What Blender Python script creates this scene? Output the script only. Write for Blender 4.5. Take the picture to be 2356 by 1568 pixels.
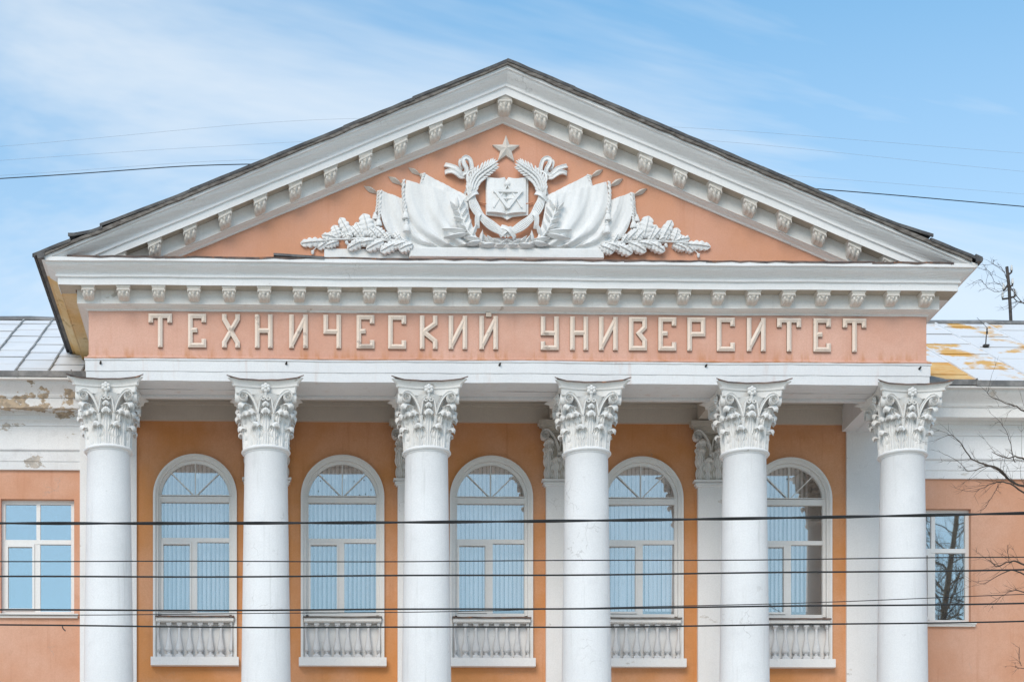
import bpy, math, random
from mathutils import Vector, Matrix
R = math.radians
pi = math.pi
for o in list(bpy.data.objects):
    bpy.data.objects.remove(o)
SC = bpy.context.scene
COL = SC.collection

# ------------------------------------------------------------------ camera
cam_d = bpy.data.cameras.new("camera")
cam_d.sensor_fit = 'HORIZONTAL'
cam_d.sensor_width = 36.0
cam_d.lens = 36.0 * 4090 / 2356
cam_d.shift_x = (1178 - 736) / 2356
cam_d.shift_y = (2270 - 784) / 2356
cam_d.clip_start = 0.1
cam_d.clip_end = 5000
cam = bpy.data.objects.new("camera", cam_d)
cam.location = (-4.728, -37.95, 1.6)
cam.rotation_euler = (R(90), 0, R(-1.1))
COL.objects.link(cam)
SC.camera = cam

# ------------------------------------------------------------------ sky, sun, exposure
SUN_EL, SUN_AZ = 37.0, 203.0          # high in front of the building, veiled by thin cloud
W = bpy.data.worlds.new("World")
SC.world = W
W.use_nodes = True
nt = W.node_tree
nt.nodes.clear()
N = nt.nodes.new
L = nt.links.new
wo = N('ShaderNodeOutputWorld')
bg = N('ShaderNodeBackground')
bg.inputs['Strength'].default_value = 0.10
sky = N('ShaderNodeTexSky')
sky.sky_type = 'NISHITA'
sky.sun_disc = False
sky.sun_elevation = R(SUN_EL)
sky.sun_rotation = R(SUN_AZ)
sky.altitude = 150
sky.air_density = 1.0
sky.dust_density = 0.0
sky.ozone_density = 4.0
tc = N('ShaderNodeTexCoord')
sep = N('ShaderNodeSeparateXYZ')
L(tc.outputs['Generated'], sep.inputs[0])
zc = N('ShaderNodeMath'); zc.operation = 'MAXIMUM'; zc.inputs[1].default_value = 0.0
L(sep.outputs['Z'], zc.inputs[0])
za = N('ShaderNodeMath'); za.operation = 'ADD'; za.inputs[1].default_value = 0.22
L(zc.outputs[0], za.inputs[0])
dx = N('ShaderNodeMath'); dx.operation = 'DIVIDE'
dy = N('ShaderNodeMath'); dy.operation = 'DIVIDE'
L(sep.outputs['X'], dx.inputs[0]); L(za.outputs[0], dx.inputs[1])
L(sep.outputs['Y'], dy.inputs[0]); L(za.outputs[0], dy.inputs[1])
cmb = N('ShaderNodeCombineXYZ')
L(dx.outputs[0], cmb.inputs[0]); L(dy.outputs[0], cmb.inputs[1])
mp = N('ShaderNodeMapping')
mp.inputs['Rotation'].default_value = (0, 0, R(-35))
mp.inputs['Scale'].default_value = (0.9, 1.7, 1)
mp.inputs['Location'].default_value = (1.6, 0.6, 0)
L(cmb.outputs[0], mp.inputs['Vector'])
n1 = N('ShaderNodeTexNoise')
n1.inputs['Scale'].default_value = 0.9
n1.inputs['Detail'].default_value = 7
n1.inputs['Roughness'].default_value = 0.60
n1.inputs['Distortion'].default_value = 0.5
L(mp.outputs[0], n1.inputs['Vector'])
cr = N('ShaderNodeMapRange')
cr.interpolation_type = 'SMOOTHSTEP'
cr.inputs['From Min'].default_value = 0.35
cr.inputs['From Max'].default_value = 0.66
cr.inputs['To Min'].default_value = 0.05
cr.inputs['To Max'].default_value = 0.78
L(n1.outputs['Fac'], cr.inputs['Value'])
# whiter towards the horizon, as thin cloud is
hz = N('ShaderNodeMapRange')
hz.inputs['From Min'].default_value = 0.30
hz.inputs['From Max'].default_value = 0.60
hz.inputs['To Min'].default_value = 0.62
hz.inputs['To Max'].default_value = 0.0
L(zc.outputs[0], hz.inputs['Value'])
mxf = N('ShaderNodeMath'); mxf.operation = 'MAXIMUM'
L(cr.outputs[0], mxf.inputs[0]); L(hz.outputs[0], mxf.inputs[1])
mix = N('ShaderNodeMix'); mix.data_type = 'RGBA'
L(mxf.outputs[0], mix.inputs['Factor'])
hs = N('ShaderNodeHueSaturation')
hs.inputs['Hue'].default_value = 0.480
hs.inputs['Saturation'].default_value = 1.6
hs.inputs['Value'].default_value = 1.1
L(sky.outputs[0], hs.inputs['Color'])
L(hs.outputs[0], mix.inputs['A'])
mix.inputs['B'].default_value = (4.7, 4.9, 5.05, 1)
L(mix.outputs['Result'], bg.inputs['Color'])
L(bg.outputs[0], wo.inputs[0])

sd = bpy.data.lights.new("sun", 'SUN')
sd.energy = 1.15
sd.angle = R(34)
sd.color = (1.0, 0.875, 0.74)
sun = bpy.data.objects.new("sun", sd)
sv = Vector((math.sin(R(SUN_AZ)) * math.cos(R(SUN_EL)), math.cos(R(SUN_AZ)) * math.cos(R(SUN_EL)), math.sin(R(SUN_EL))))
sun.rotation_euler = (-sv).to_track_quat('-Z', 'Y').to_euler()
sun.location = sv * 60
COL.objects.link(sun)

SC.view_settings.view_transform = 'Standard'
SC.view_settings.look = 'None'
SC.view_settings.gamma = 1
SC.view_settings.use_curve_mapping = False
SC.view_settings.exposure = 1.0
SC.render.engine = 'CYCLES'
SC.cycles.use_denoising = True
SC.cycles.max_bounces = 8
SC.cycles.diffuse_bounces = 5
SC.cycles.transparent_max_bounces = 8

# ------------------------------------------------------------------ materials
def new_mat(name):
    m = bpy.data.materials.new(name)
    m.use_nodes = True
    t = m.node_tree
    b = t.nodes['Principled BSDF']
    return m, t, b

def noise(t, vec, scale, detail=5, rough=0.55):
    n = t.nodes.new('ShaderNodeTexNoise')
    n.inputs['Scale'].default_value = scale
    n.inputs['Detail'].default_value = detail
    n.inputs['Roughness'].default_value = rough
    t.links.new(vec, n.inputs['Vector'])
    return n.outputs['Fac']

def ramp(t, v, a, b, lo=0.0, hi=1.0):
    n = t.nodes.new('ShaderNodeMapRange')
    n.interpolation_type = 'SMOOTHSTEP'
    n.inputs['From Min'].default_value = a
    n.inputs['From Max'].default_value = b
    n.inputs['To Min'].default_value = lo
    n.inputs['To Max'].default_value = hi
    t.links.new(v, n.inputs['Value'])
    return n.outputs[0]

def mul(t, a, b):
    n = t.nodes.new('ShaderNodeMath'); n.operation = 'MULTIPLY'
    for i, v in enumerate((a, b)):
        if isinstance(v, (int, float)):
            n.inputs[i].default_value = v
        else:
            t.links.new(v, n.inputs[i])
    return n.outputs[0]

def mixc(t, f, a, b):
    n = t.nodes.new('ShaderNodeMix'); n.data_type = 'RGBA'
    for k, v in (('Factor', f), ('A', a), ('B', b)):
        if isinstance(v, (tuple, list)):
            n.inputs[k].default_value = (*v[:3], 1)
        elif isinstance(v, (int, float)):
            n.inputs[k].default_value = v
        else:
            t.links.new(v, n.inputs[k])
    return n.outputs['Result']

def mapped(t, pos, sc, loc=(0, 0, 0)):
    n = t.nodes.new('ShaderNodeMapping')
    n.inputs['Scale'].default_value = sc
    n.inputs['Location'].default_value = loc
    t.links.new(pos, n.inputs['Vector'])
    return n.outputs[0]

def plaster(name, c1, c2, streak=0.3, streak_col=(.35, .33, .30), patch=0.0, patch_col=(.42, .30, .18),
            cracks=0.0, bump=0.25, rough=0.85, seed=0.0, rust=0.0, grain=46.0, dirt=0.35, patch_at=.60, drip=None):
    m, t, b = new_mat(name)
    g = t.nodes.new('ShaderNodeNewGeometry')
    pos = mapped(t, g.outputs['Position'], (1, 1, 1), (seed * 7.3, seed * 3.1, seed * 5.7))
    big = noise(t, pos, 0.55, 6, 0.6)
    col = mixc(t, ramp(t, big, .34, .66), c1, c2)
    # soft grubby blotches
    mid = noise(t, pos, 2.6, 8, 0.68)
    col = mixc(t, mul(t, ramp(t, mid, .52, .78), dirt), col, tuple(x * 0.72 for x in c1))
    # water streaks
    st = noise(t, mapped(t, pos, (4.5, 4.5, 0.28)), 1.6, 7, 0.65)
    col = mixc(t, mul(t, ramp(t, st, .54, .76), streak), col, streak_col)
    if rust:
        rs = noise(t, mapped(t, pos, (3.2, 3.2, 0.35)), 1.1, 5, 0.6)
        col = mixc(t, mul(t, ramp(t, rs, .58, .74), rust), col, (.50, .20, .07))
    # fine speckle of the render coat
    col = mixc(t, ramp(t, noise(t, pos, 34, 3, .8), .35, .65, 0, .30), col, tuple(x * .80 for x in c1))
    if drip:
        sx = t.nodes.new('ShaderNodeSeparateXYZ'); t.links.new(g.outputs['Position'], sx.inputs[0])
        zf = ramp(t, sx.outputs['Z'], drip[0], drip[1], 1, 0)
        dn = noise(t, mapped(t, pos, (3.4, 3.4, .5)), 1.6, 6, .6)
        col = mixc(t, mul(t, mul(t, zf, ramp(t, dn, .46, .68)), .6), col, (.50, .20, .06))
    if cracks:
        vo = t.nodes.new('ShaderNodeTexVoronoi'); vo.feature = 'DISTANCE_TO_EDGE'
        vo.inputs['Scale'].default_value = 2.3
        wn = t.nodes.new('ShaderNodeTexNoise'); wn.inputs['Scale'].default_value = 3.0; wn.inputs['Detail'].default_value = 6
        t.links.new(pos, wn.inputs['Vector'])
        add = t.nodes.new('ShaderNodeVectorMath'); add.operation = 'MULTIPLY_ADD'
        add.inputs[1].default_value = (.5, .5, .5)
        t.links.new(wn.outputs['Color'], add.inputs[0]); t.links.new(pos, add.inputs[2])
        t.links.new(add.outputs[0], vo.inputs['Vector'])
        line = ramp(t, vo.outputs['Distance'], 0.004, 0.02, 1, 0)
        msk = ramp(t, noise(t, pos, 0.9, 3), .62, .69)
        col = mixc(t, mul(t, mul(t, line, msk), cracks), col, (.30, .28, .26))
    if patch:
        pn = noise(t, mapped(t, pos, (1, 1, 1.6)), 1.5, 8, 0.62)
        pm = ramp(t, pn, patch_at, patch_at + .025)
        pc = mixc(t, ramp(t, noise(t, pos, 9, 4), .4, .6), patch_col, tuple(x * .6 for x in patch_col))
        col = mixc(t, mul(t, pm, patch), col, pc)
    t.links.new(col, b.inputs['Base Color'])
    b.inputs['Roughness'].default_value = rough
    b.inputs['Specular IOR Level'].default_value = 0.25
    bn = t.nodes.new('ShaderNodeBump')
    bn.inputs['Strength'].default_value = bump
    bn.inputs['Distance'].default_value = 0.02
    fine = noise(t, pos, grain, 4, 0.7)
    ad = t.nodes.new('ShaderNodeMath'); ad.operation = 'ADD'
    t.links.new(mul(t, fine, 0.5), ad.inputs[0]); t.links.new(mul(t, mid, 0.7), ad.inputs[1])
    t.links.new(ad.outputs[0], bn.inputs['Height'])
    t.links.new(bn.outputs[0], b.inputs['Normal'])
    return m

def metal(name, c1, c2, rough=0.55, scale=2.0, metallic=0.0, rust=0.0, stretch=(1, 1, 1)):
    m, t, b = new_mat(name)
    g = t.nodes.new('ShaderNodeNewGeometry')
    pos = mapped(t, g.outputs['Position'], stretch)
    col = mixc(t, ramp(t, noise(t, pos, scale, 7, 0.65), .36, .64), c1, c2)
    if rust:
        col = mixc(t, mul(t, ramp(t, noise(t, pos, scale * .8, 8, .7), .56, .64), rust), col, (.42, .15, .04))
    t.links.new(col, b.inputs['Base Color'])
    b.inputs['Roughness'].default_value = rough
    b.inputs['Metallic'].default_value = metallic
    bn = t.nodes.new('ShaderNodeBump'); bn.inputs['Strength'].default_value = .25; bn.inputs['Distance'].default_value = .01
    t.links.new(noise(t, pos, scale * 9, 4), bn.inputs['Height'])
    t.links.new(bn.outputs[0], b.inputs['Normal'])
    return m

M = {}
M['white'] = plaster('white_plaster', (.79, .785, .775), (.84, .835, .83), .18, (.55, .54, .52), cracks=.35, seed=1, dirt=.20, patch=.5, patch_col=(.56, .50, .43), patch_at=.675)
M['column'] = plaster('column_plaster', (.76, .762, .765), (.82, .822, .825), .50, (.54, .535, .52), cracks=.35, seed=2, dirt=.30, bump=.4, patch=.25, patch_col=(.56, .54, .52), patch_at=.665)
M['cornice'] = plaster('cornice_plaster', (.77, .75, .72), (.83, .815, .79), .30, (.48, .44, .39), seed=3, dirt=.30, patch=.55, patch_col=(.50, .42, .33), patch_at=.655)
M['archi'] = plaster('architrave_plaster', (.74, .74, .745), (.79, .79, .79), .25, (.58, .54, .50), rust=.28, seed=4, dirt=.2)
M['salmon'] = plaster('salmon_paint', (.64, .35, .255), (.72, .44, .345), .22, (.55, .25, .15), rust=.15, seed=5, dirt=.24, drip=(14.86, 15.18), patch=.6, patch_col=(.78, .70, .64), patch_at=.70)
M['tymp'] = plaster('tympanum_paint', (.64, .315, .19), (.66, .35, .245), .3, (.54, .22, .11), seed=6, dirt=.24)
M['wingpaint'] = plaster('wing_paint', (.62, .315, .195), (.69, .40, .285), .38, (.50, .22, .12), seed=27, dirt=.28, cracks=.30, grain=70)
M['orange'] = plaster('orange_paint', (.63, .275, .10), (.69, .365, .215), .38, (.46, .17, .06), seed=7, dirt=.30, cracks=.30, grain=70)
M['worn'] = plaster('peeling_plaster', (.72, .71, .70), (.78, .78, .77), .35, (.52, .48, .42), patch=.85, patch_col=(.46, .33, .20), cracks=.6, seed=8, dirt=.35, bump=.5, patch_at=.535)
M['smudged'] = plaster('smudged_plaster', (.74, .74, .74), (.80, .80, .80), .3, (.50, .49, .47), patch=.7, patch_col=(.46, .38, .29), cracks=.5, seed=28, dirt=.7, bump=.5, patch_at=.59)
M['ochre'] = plaster('bare_ochre_render', (.78, .50, .20), (.80, .63, .40), .4, (.52, .30, .10), patch=.6, patch_col=(.50, .30, .12), seed=9, dirt=.7, bump=1.5)
M['relief'] = plaster('relief_stucco', (.79, .785, .77), (.84, .84, .83), .22, (.42, .40, .38), seed=10, dirt=.5, bump=.4)
M['capital'] = plaster('capital_stucco', (.76, .745, .72), (.82, .81, .79), .25, (.48, .43, .36), seed=11, dirt=.40, bump=.35)
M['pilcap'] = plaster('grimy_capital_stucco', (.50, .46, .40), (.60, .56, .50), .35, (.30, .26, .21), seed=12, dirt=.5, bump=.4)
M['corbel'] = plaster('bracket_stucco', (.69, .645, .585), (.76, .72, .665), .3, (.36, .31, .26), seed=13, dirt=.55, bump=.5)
M['spear'] = plaster('spear_stucco', (.60, .56, .50), (.66, .62, .57), .3, (.4, .36, .3), seed=14, dirt=.4)
M['letter'] = plaster('letter_paint', (.80, .665, .555), (.84, .725, .63), .35, (.45, .33, .27), patch=.35, patch_col=(.10, .06, .05), seed=15, dirt=.35)
M['letterside'] = plaster('brown_letter_edge', (.26, .15, .10), (.36, .22, .16), .4, (.14, .08, .06), seed=25)  # side walls of the letters, a darker brown than their faces
M['baluster'] = plaster('baluster_plaster', (.64, .64, .645), (.71, .71, .71), .3, (.45, .44, .44), seed=16, dirt=.35)
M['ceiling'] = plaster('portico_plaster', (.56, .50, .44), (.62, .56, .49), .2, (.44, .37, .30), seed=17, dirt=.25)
M['soffit'] = plaster('stained_shaded_soffit', (.44, .39, .32), (.54, .49, .41), .3, (.36, .28, .19), seed=29, dirt=.5)  # brownish stain, with the shade under the cornice darkened into its colour
M['frame'] = plaster('window_paint', (.78, .77, .75), (.82, .815, .80), .1, (.5, .5, .48), seed=18, dirt=.12, bump=.05, rough=.5)
M['roofdark'] = metal('weathered_roof_metal', (.045, .045, .05), (.12, .115, .11), .6, 3.0)
M['roofboard'] = metal('weathered_board', (.10, .085, .075), (.21, .19, .17), .9, 5.0, stretch=(1, 1, 3))
M['flash'] = metal('rusty_flashing', (.07, .05, .045), (.17, .11, .085), .7, 4.0, rust=.5)
M['gutter'] = metal('grey_gutter', (.13, .13, .13), (.27, .26, .25), .6, 2.5)
M['roofwhite'] = metal('pale_sheet_roof', (.74, .75, .76), (.80, .80, .80), .55, 1.2)
M['roofstain'] = metal('stained_sheet_roof', (.74, .74, .73), (.78, .77, .76), .55, 1.2, rust=0)
M['roofrust'] = metal('rusty_sheet_roof', (.72, .36, .08), (.78, .52, .22), .7, 1.5)
M['seam'] = metal('roof_seam_metal', (.20, .20, .19), (.38, .37, .35), .7, 3)
M['black'] = metal('black_cable', (.012, .012, .013), (.02, .02, .02), .6, 6)
M['iron'] = metal('dark_iron', (.03, .027, .025), (.07, .055, .045), .7, 9)
M['porcelain'] = metal('insulator_porcelain', (.55, .55, .53), (.68, .68, .66), .3, 9)
M['wire'] = metal('grey_wire', (.30, .32, .35), (.40, .42, .45), .5, 6)
M['blind'] = metal('blind_fabric', (.84, .85, .86), (.90, .90, .91), .9, 1.5)
M['room'] = metal('room_paint', (.20, .20, .20), (.26, .25, .24), .9, 1)
M['bark'] = metal('dark_bark', (.055, .042, .034), (.10, .078, .062), .9, 9, stretch=(1, 1, .3))
M['bark2'] = metal('pale_bark', (.17, .135, .10), (.30, .24, .17), .9, 7, stretch=(1, 1, .3))
M['ground'] = metal('asphalt', (.045, .045, .047), (.065, .064, .062), .9, 3)
M['paving'] = metal('pale_paving', (.54, .50, .43), (.62, .575, .50), .9, 1.3)

# stains of rust on the right wing's sheets
M['roofpatch'] = metal('patchy_sheet_roof', (.74, .74, .73), (.78, .77, .76), .55, 1.2)
def _stain(key, lo):
    m = M[key]; t = m.node_tree; b = t.nodes['Principled BSDF']
    g = t.nodes.new('ShaderNodeNewGeometry')
    pos = mapped(t, g.outputs['Position'], (1.0, .8, .8), (3.1, 1.7, 0))
    n = noise(t, pos, 1.0, 7, .62)
    f = ramp(t, n, lo, lo + .09)
    col = mixc(t, f, (.77, .77, .77), (.74, .40, .09))
    t.links.new(col, b.inputs['Base Color'])
_stain('roofstain', .55)
_stain('roofpatch', .47)

def glass_mat(name, refl, tint):
    m = bpy.data.materials.new(name); m.use_nodes = True
    t = m.node_tree; t.nodes.clear()
    o = t.nodes.new('ShaderNodeOutputMaterial')
    mx = t.nodes.new('ShaderNodeMixShader'); mx.inputs[0].default_value = refl
    tr = t.nodes.new('ShaderNodeBsdfTransparent'); tr.inputs[0].default_value = (*tint, 1)
    gl = t.nodes.new('ShaderNodeBsdfGlossy'); gl.inputs['Color'].default_value = (1, .95, .88, 1); gl.inputs['Roughness'].default_value = .015
    g = t.nodes.new('ShaderNodeNewGeometry')
    nz = t.nodes.new('ShaderNodeTexNoise'); nz.inputs['Scale'].default_value = .9; nz.inputs['Detail'].default_value = 2
    t.links.new(g.outputs['Position'], nz.inputs['Vector'])
    bp = t.nodes.new('ShaderNodeBump'); bp.inputs['Strength'].default_value = .02; bp.inputs['Distance'].default_value = .02
    t.links.new(nz.outputs['Fac'], bp.inputs['Height']); t.links.new(bp.outputs[0], gl.inputs['Normal'])
    t.links.new(tr.outputs[0], mx.inputs[1]); t.links.new(gl.outputs[0], mx.inputs[2]); t.links.new(mx.outputs[0], o.inputs[0])
    return m
M['glass'] = glass_mat('window_glass', .27, (.97, .98, 1.0))
M['glass2'] = glass_mat('mirror_like_glass', .50, (.70, .80, .9))

# ------------------------------------------------------------------ mesh helpers
class MB:
    def __init__(s):
        s.v = []; s.f = []
    def add(s, vs, fs):
        o = len(s.v)
        s.v += [tuple(p) for p in vs]
        s.f += [tuple(i + o for i in f) for f in fs]
        return s
    def box(s, x0, x1, y0, y1, z0, z1):
        return s.add([(x0, y0, z0), (x1, y0, z0), (x1, y1, z0), (x0, y1, z0), (x0, y0, z1), (x1, y0, z1), (x1, y1, z1), (x0, y1, z1)],
                     [(0, 3, 2, 1), (4, 5, 6, 7), (0, 1, 5, 4), (1, 2, 6, 5), (2, 3, 7, 6), (3, 0, 4, 7)])
    def grid(s, rows, closed=False):
        n = len(rows[0]); o = len(s.v)
        for r in rows:
            s.v += [tuple(p) for p in r]
        for i in range(len(rows) - 1):
            for j in range(n if closed else n - 1):
                k = (j + 1) % n
                s.f.append((o + i * n + j, o + i * n + k, o + (i + 1) * n + k, o + (i + 1) * n + j))
        return s
    def lathe(s, prof, n=24, c=(0, 0, 0), a0=0.0, a1=2 * pi, sx=1.0, sy=1.0):
        full = abs(a1 - a0 - 2 * pi) < 1e-6
        rows = []
        for r, z in prof:
            m = n if full else n + 1
            rows.append([(c[0] + sx * r * math.cos(a0 + (a1 - a0) * i / n), c[1] + sy * r * math.sin(a0 + (a1 - a0) * i / n), c[2] + z) for i in range(m)])
        return s.grid(rows, closed=full)
    def tube(s, pts, rad, n=6, cap=True):
        pts = [Vector(p) for p in pts]
        rads = rad if isinstance(rad, (list, tuple)) else [rad] * len(pts)
        rows = []; prev = None
        for i, p in enumerate(pts):
            d = (pts[min(i + 1, len(pts) - 1)] - pts[max(i - 1, 0)])
            d = d.normalized() if d.length > 1e-9 else Vector((0, 0, 1))
            if prev is None:
                a = d.orthogonal().normalized()
            else:
                a = prev - d * prev.dot(d)
                a = a.normalized() if a.length > 1e-6 else d.orthogonal().normalized()
            prev = a; b = d.cross(a)
            rows.append([p + (a * math.cos(2 * pi * k / n) + b * math.sin(2 * pi * k / n)) * rads[i] for k in range(n)])
        o = len(s.v)
        s.grid(rows, closed=True)
        if cap:
            s.f.append(tuple(o + k for k in reversed(range(n))))
            s.f.append(tuple(o + (len(rows) - 1) * n + k for k in range(n)))
        return s
    def poly_prism(s, pts, y0, y1):
        """outline in (x, z), front at y0, back at y1"""
        n = len(pts); o = len(s.v)
        s.v += [(x, y0, z) for x, z in pts] + [(x, y1, z) for x, z in pts]
        s.f.append(tuple(o + i for i in range(n)))
        s.f.append(tuple(o + n + i for i in reversed(range(n))))
        for i in range(n):
            j = (i + 1) % n
            s.f.append((o + i, o + n + i, o + n + j, o + j))
        return s
    def mesh(s, name, smooth=0):
        me = bpy.data.meshes.new(name)
        me.from_pydata(s.v, [], s.f)
        me.validate()
        import bmesh
        bm = bmesh.new(); bm.from_mesh(me)
        bmesh.ops.recalc_face_normals(bm, faces=bm.faces)
        if smooth:
            for f in bm.faces: f.smooth = True
            lim = R(smooth)
            for e in bm.edges:
                if len(e.link_faces) == 2 and e.calc_face_angle(0) > lim:
                    e.smooth = False
        bm.to_mesh(me); bm.free()
        return me

WL = {}
def empty(name, loc, parent=None, **k):
    o = bpy.data.objects.new(name, None)
    o.empty_display_size = .2
    COL.objects.link(o)
    pl = WL[parent.name] if parent else Vector((0, 0, 0))
    o.parent = parent
    o.location = Vector(loc) - pl
    WL[o.name] = Vector(loc)
    for a, b in k.items(): o[a] = b
    return o
def put(name, me, mat, parent=None, loc=(0, 0, 0), rot=None, scale=None, **k):
    if isinstance(me, MB): me = me.mesh(name)
    if mat and not me.materials: me.materials.append(M[mat])
    o = bpy.data.objects.new(name, me)
    COL.objects.link(o)
    pl = WL[parent.name] if parent else Vector((0, 0, 0))
    o.parent = parent
    o.location = Vector(loc) - pl
    WL[o.name] = Vector(loc)
    if rot: o.rotation_euler = rot
    if scale: o.scale = scale
    for a, b in k.items(): o[a] = b
    return o
rnd = random.Random(11)

# ------------------------------------------------------------------ ground
put('ground', MB().box(-600, 600, -600, 600, -.5, 0), 'ground', kind='structure')
put('pavement', MB().box(-110, 110, -110, 2.4, 0.004, .13), 'paving', kind='structure')

# ================================================================== THE BUILDING
B = empty('university_building', (0, 0, 0), label='salmon and white neoclassical building with six columns, pediment and two lower wings', category='building')
YF, YW, YR = -.45, 2.73, 3.20          # frieze face, portico wall, right wing wall
HW = 8.875                             # half width of the frieze
XO, XA = -.05, -.15
ZA = 14.35                             # architrave bottom
COLX = [-8.50, -5.15, -1.72, 1.71, 5.11, 8.52]
WINX = [-6.80, -3.43, -.02, 3.44, 6.87]
WZ0, WSP, WR = 8.93, 12.81, .862       # window zone bottom, springing, opening radius

def arc(cx, cz, r, a0, a1, n):
    return [(cx + r * math.cos(a0 + (a1 - a0) * i / n), cz + r * math.sin(a0 + (a1 - a0) * i / n)) for i in range(n + 1)]

def wall_with_openings(mb, x0, x1, z0, z1, Y, wins, rev=.30):
    """wins: (xc, halfwidth, zbottom, zspring, arched)"""
    def quad(a, b, c, d):
        if b - a > 1e-5 and d - c > 1e-5:
            mb.add([(a, Y, c), (b, Y, c), (b, Y, d), (a, Y, d)], [(0, 1, 2, 3)])
    x = x0
    for xc, hw, zb, zs, ar in wins:
        quad(x, xc - hw, z0, z1)
        quad(xc - hw, xc + hw, z0, zb)
        if ar:
            A = arc(xc, zs, hw, pi, 0, 28)
            for i in range(28):
                (ax, az), (bx, bz) = A[i], A[i + 1]
                mb.add([(ax, Y, az), (bx, Y, bz), (bx, Y, z1), (ax, Y, z1)], [(0, 1, 2, 3)])
            out = [(xc - hw, zb)] + A + [(xc + hw, zb)]
        else:
            quad(xc - hw, xc + hw, zs, z1)
            out = [(xc - hw, zb), (xc - hw, zs), (xc + hw, zs), (xc + hw, zb)]
        for i in range(len(out)):
            (ax, az), (bx, bz) = out[i], out[(i + 1) % len(out)]
            mb.add([(ax, Y, az), (bx, Y, bz), (bx, Y + rev, bz), (ax, Y + rev, az)], [(0, 1, 2, 3)])
        x = xc + hw
    quad(x, x1, z0, z1)

mb = MB()
wall_with_openings(mb, -8.13, 8.16, 0, 14.95, YW, [(x, WR, 9.12, WSP, True) for x in WINX])
put('wall', mb, 'orange', B)
LW = (-10.40, .835, 10.13, 12.75, False)
LW2 = (-13.83, .835, 10.13, 12.75, False)
mb = MB()
wall_with_openings(mb, -34, -9.42, 0, 13.44, YW + .06, [LW2, LW])
put('wall', mb, 'wingpaint', B)
RW = (10.41, .835, 10.10, 12.75, False)
RW2 = (13.85, .835, 10.10, 12.75, False)
mb = MB()
wall_with_openings(mb, 9.80, 36, 0, 13.44, YR, [RW, RW2])
put('wall', mb, 'wingpaint', B)
# rooms behind the glass
put('room_shell', MB().box(-34, 36, 3.62, 6.5, 7.6, 14.2), 'room', B).data.flip_normals()
# end piers
put('pier', MB().box(-9.42, -8.13, YW - .07, YW + 1.2, 0, 14.72), 'white', B)
put('pier', MB().box(8.16, 9.86, YW - .07, YW + 1.2, 0, 14.72), 'white', B)
# wall plate and ceiling of the portico
mb = MB()
mb.box(-8.13, 8.16, YW - .10, YW + .2, 14.53, 14.94)
mb.box(-8.13, 8.16, YW - .15, YW + .2, 14.86, 14.945)
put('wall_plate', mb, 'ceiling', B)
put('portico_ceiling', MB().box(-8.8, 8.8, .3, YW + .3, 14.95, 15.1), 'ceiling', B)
for x in COLX:
    w = .42
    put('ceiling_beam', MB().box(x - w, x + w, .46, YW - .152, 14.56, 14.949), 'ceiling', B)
for sx in (-1, 1):
    put('side_architrave', MB().box(*sorted((sx * 8.92, sx * 8.05)), .455, YW - .072, 14.36, 14.945), 'archi', B)

# ------------------------------------------------------------------ pilasters + acanthus parts
def leaf_mesh(h, w, curl, name, nu=11, nv=20, lobes=3):
    """acanthus leaf: fluted, lobed at the sides, its top rolling forward and down"""
    rows_f = []; rows_b = []
    for i in range(nv + 1):
        t = i / nv
        if t < .68:
            q = t / .68
            cy = .012 + .020 * q + .018 * q ** 3; cz = h * (.02 + .92 * q); ny, nz = 1.0, -.1
        else:
            a = pi - (t - .68) / .32 * (pi * .86)
            cy = .050 + curl + curl * math.cos(a); cz = h * .94 + curl * 1.05 * math.sin(a)
            ny, nz = -math.cos(a), math.sin(a)
        lob = abs(math.sin(pi * (lobes * t + .12)))
        ww = w * .5 * (.80 + .24 * math.sin(pi * t)) * (.50 + .50 * lob ** .6)
        if t > .68: ww = w * .5 * (.96 - .42 * ((t - .68) / .32) ** 1.5)
        rf = []; rb = []
        for j in range(nu):
            s = -1 + 2 * j / (nu - 1); A = abs(s)
            flute = .015 * math.cos(s * 2.5 * 2 * pi)
            rel = .030 * (1 - A) + flute - .050 * A ** 2.5
            hole = -.045 * max(0, 1 - abs(A - .62) * 5) * (1 - lob) if t < .66 else 0
            tip = .022 * math.cos(s * 2.5 * 2 * pi) * max(0, (t - .84) / .16)
            drop = h * .05 * A * A * max(0, min(1, (t - .4) * 3))
            rf.append((ww * s, cy + (rel + hole) * max(ny, .2) + (.02 * (1 - A * A) if t > .75 else 0), cz + rel * nz * .6 - tip - drop))
            rb.append((ww * s * .97, cy + (rel + hole) * .25 * max(ny, 0) - .032 * max(ny, .1), cz - .034 * max(nz, 0) - tip * .8 - drop - (.03 if t > .9 else 0)))
        rows_f.append(rf); rows_b.append(rb)
    m = MB(); m.grid(rows_f); m.grid(rows_b)
    n = nu; o = (nv + 1) * nu
    for i in range(nv):
        m.f.append((i * n, (i + 1) * n, o + (i + 1) * n, o + i * n))
        m.f.append((i * n + n - 1, o + i * n + n - 1, o + (i + 1) * n + n - 1, (i + 1) * n + n - 1))
    for j in range(n - 1):
        m.f.append((nv * n + j, nv * n + j + 1, o + nv * n + j + 1, o + nv * n + j))
    return m.mesh(name, smooth=42)

def spiral(c, r0, r1, turns, a0, sgn, n):
    return [(c[0] + sgn * (r0 + (r1 - r0) * i / n) * math.cos(a0 + 2 * pi * turns * i / n), c[1] + (r0 + (r1 - r0) * i / n) * math.sin(a0 + 2 * pi * turns * i / n)) for i in range(n + 1)]

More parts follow.
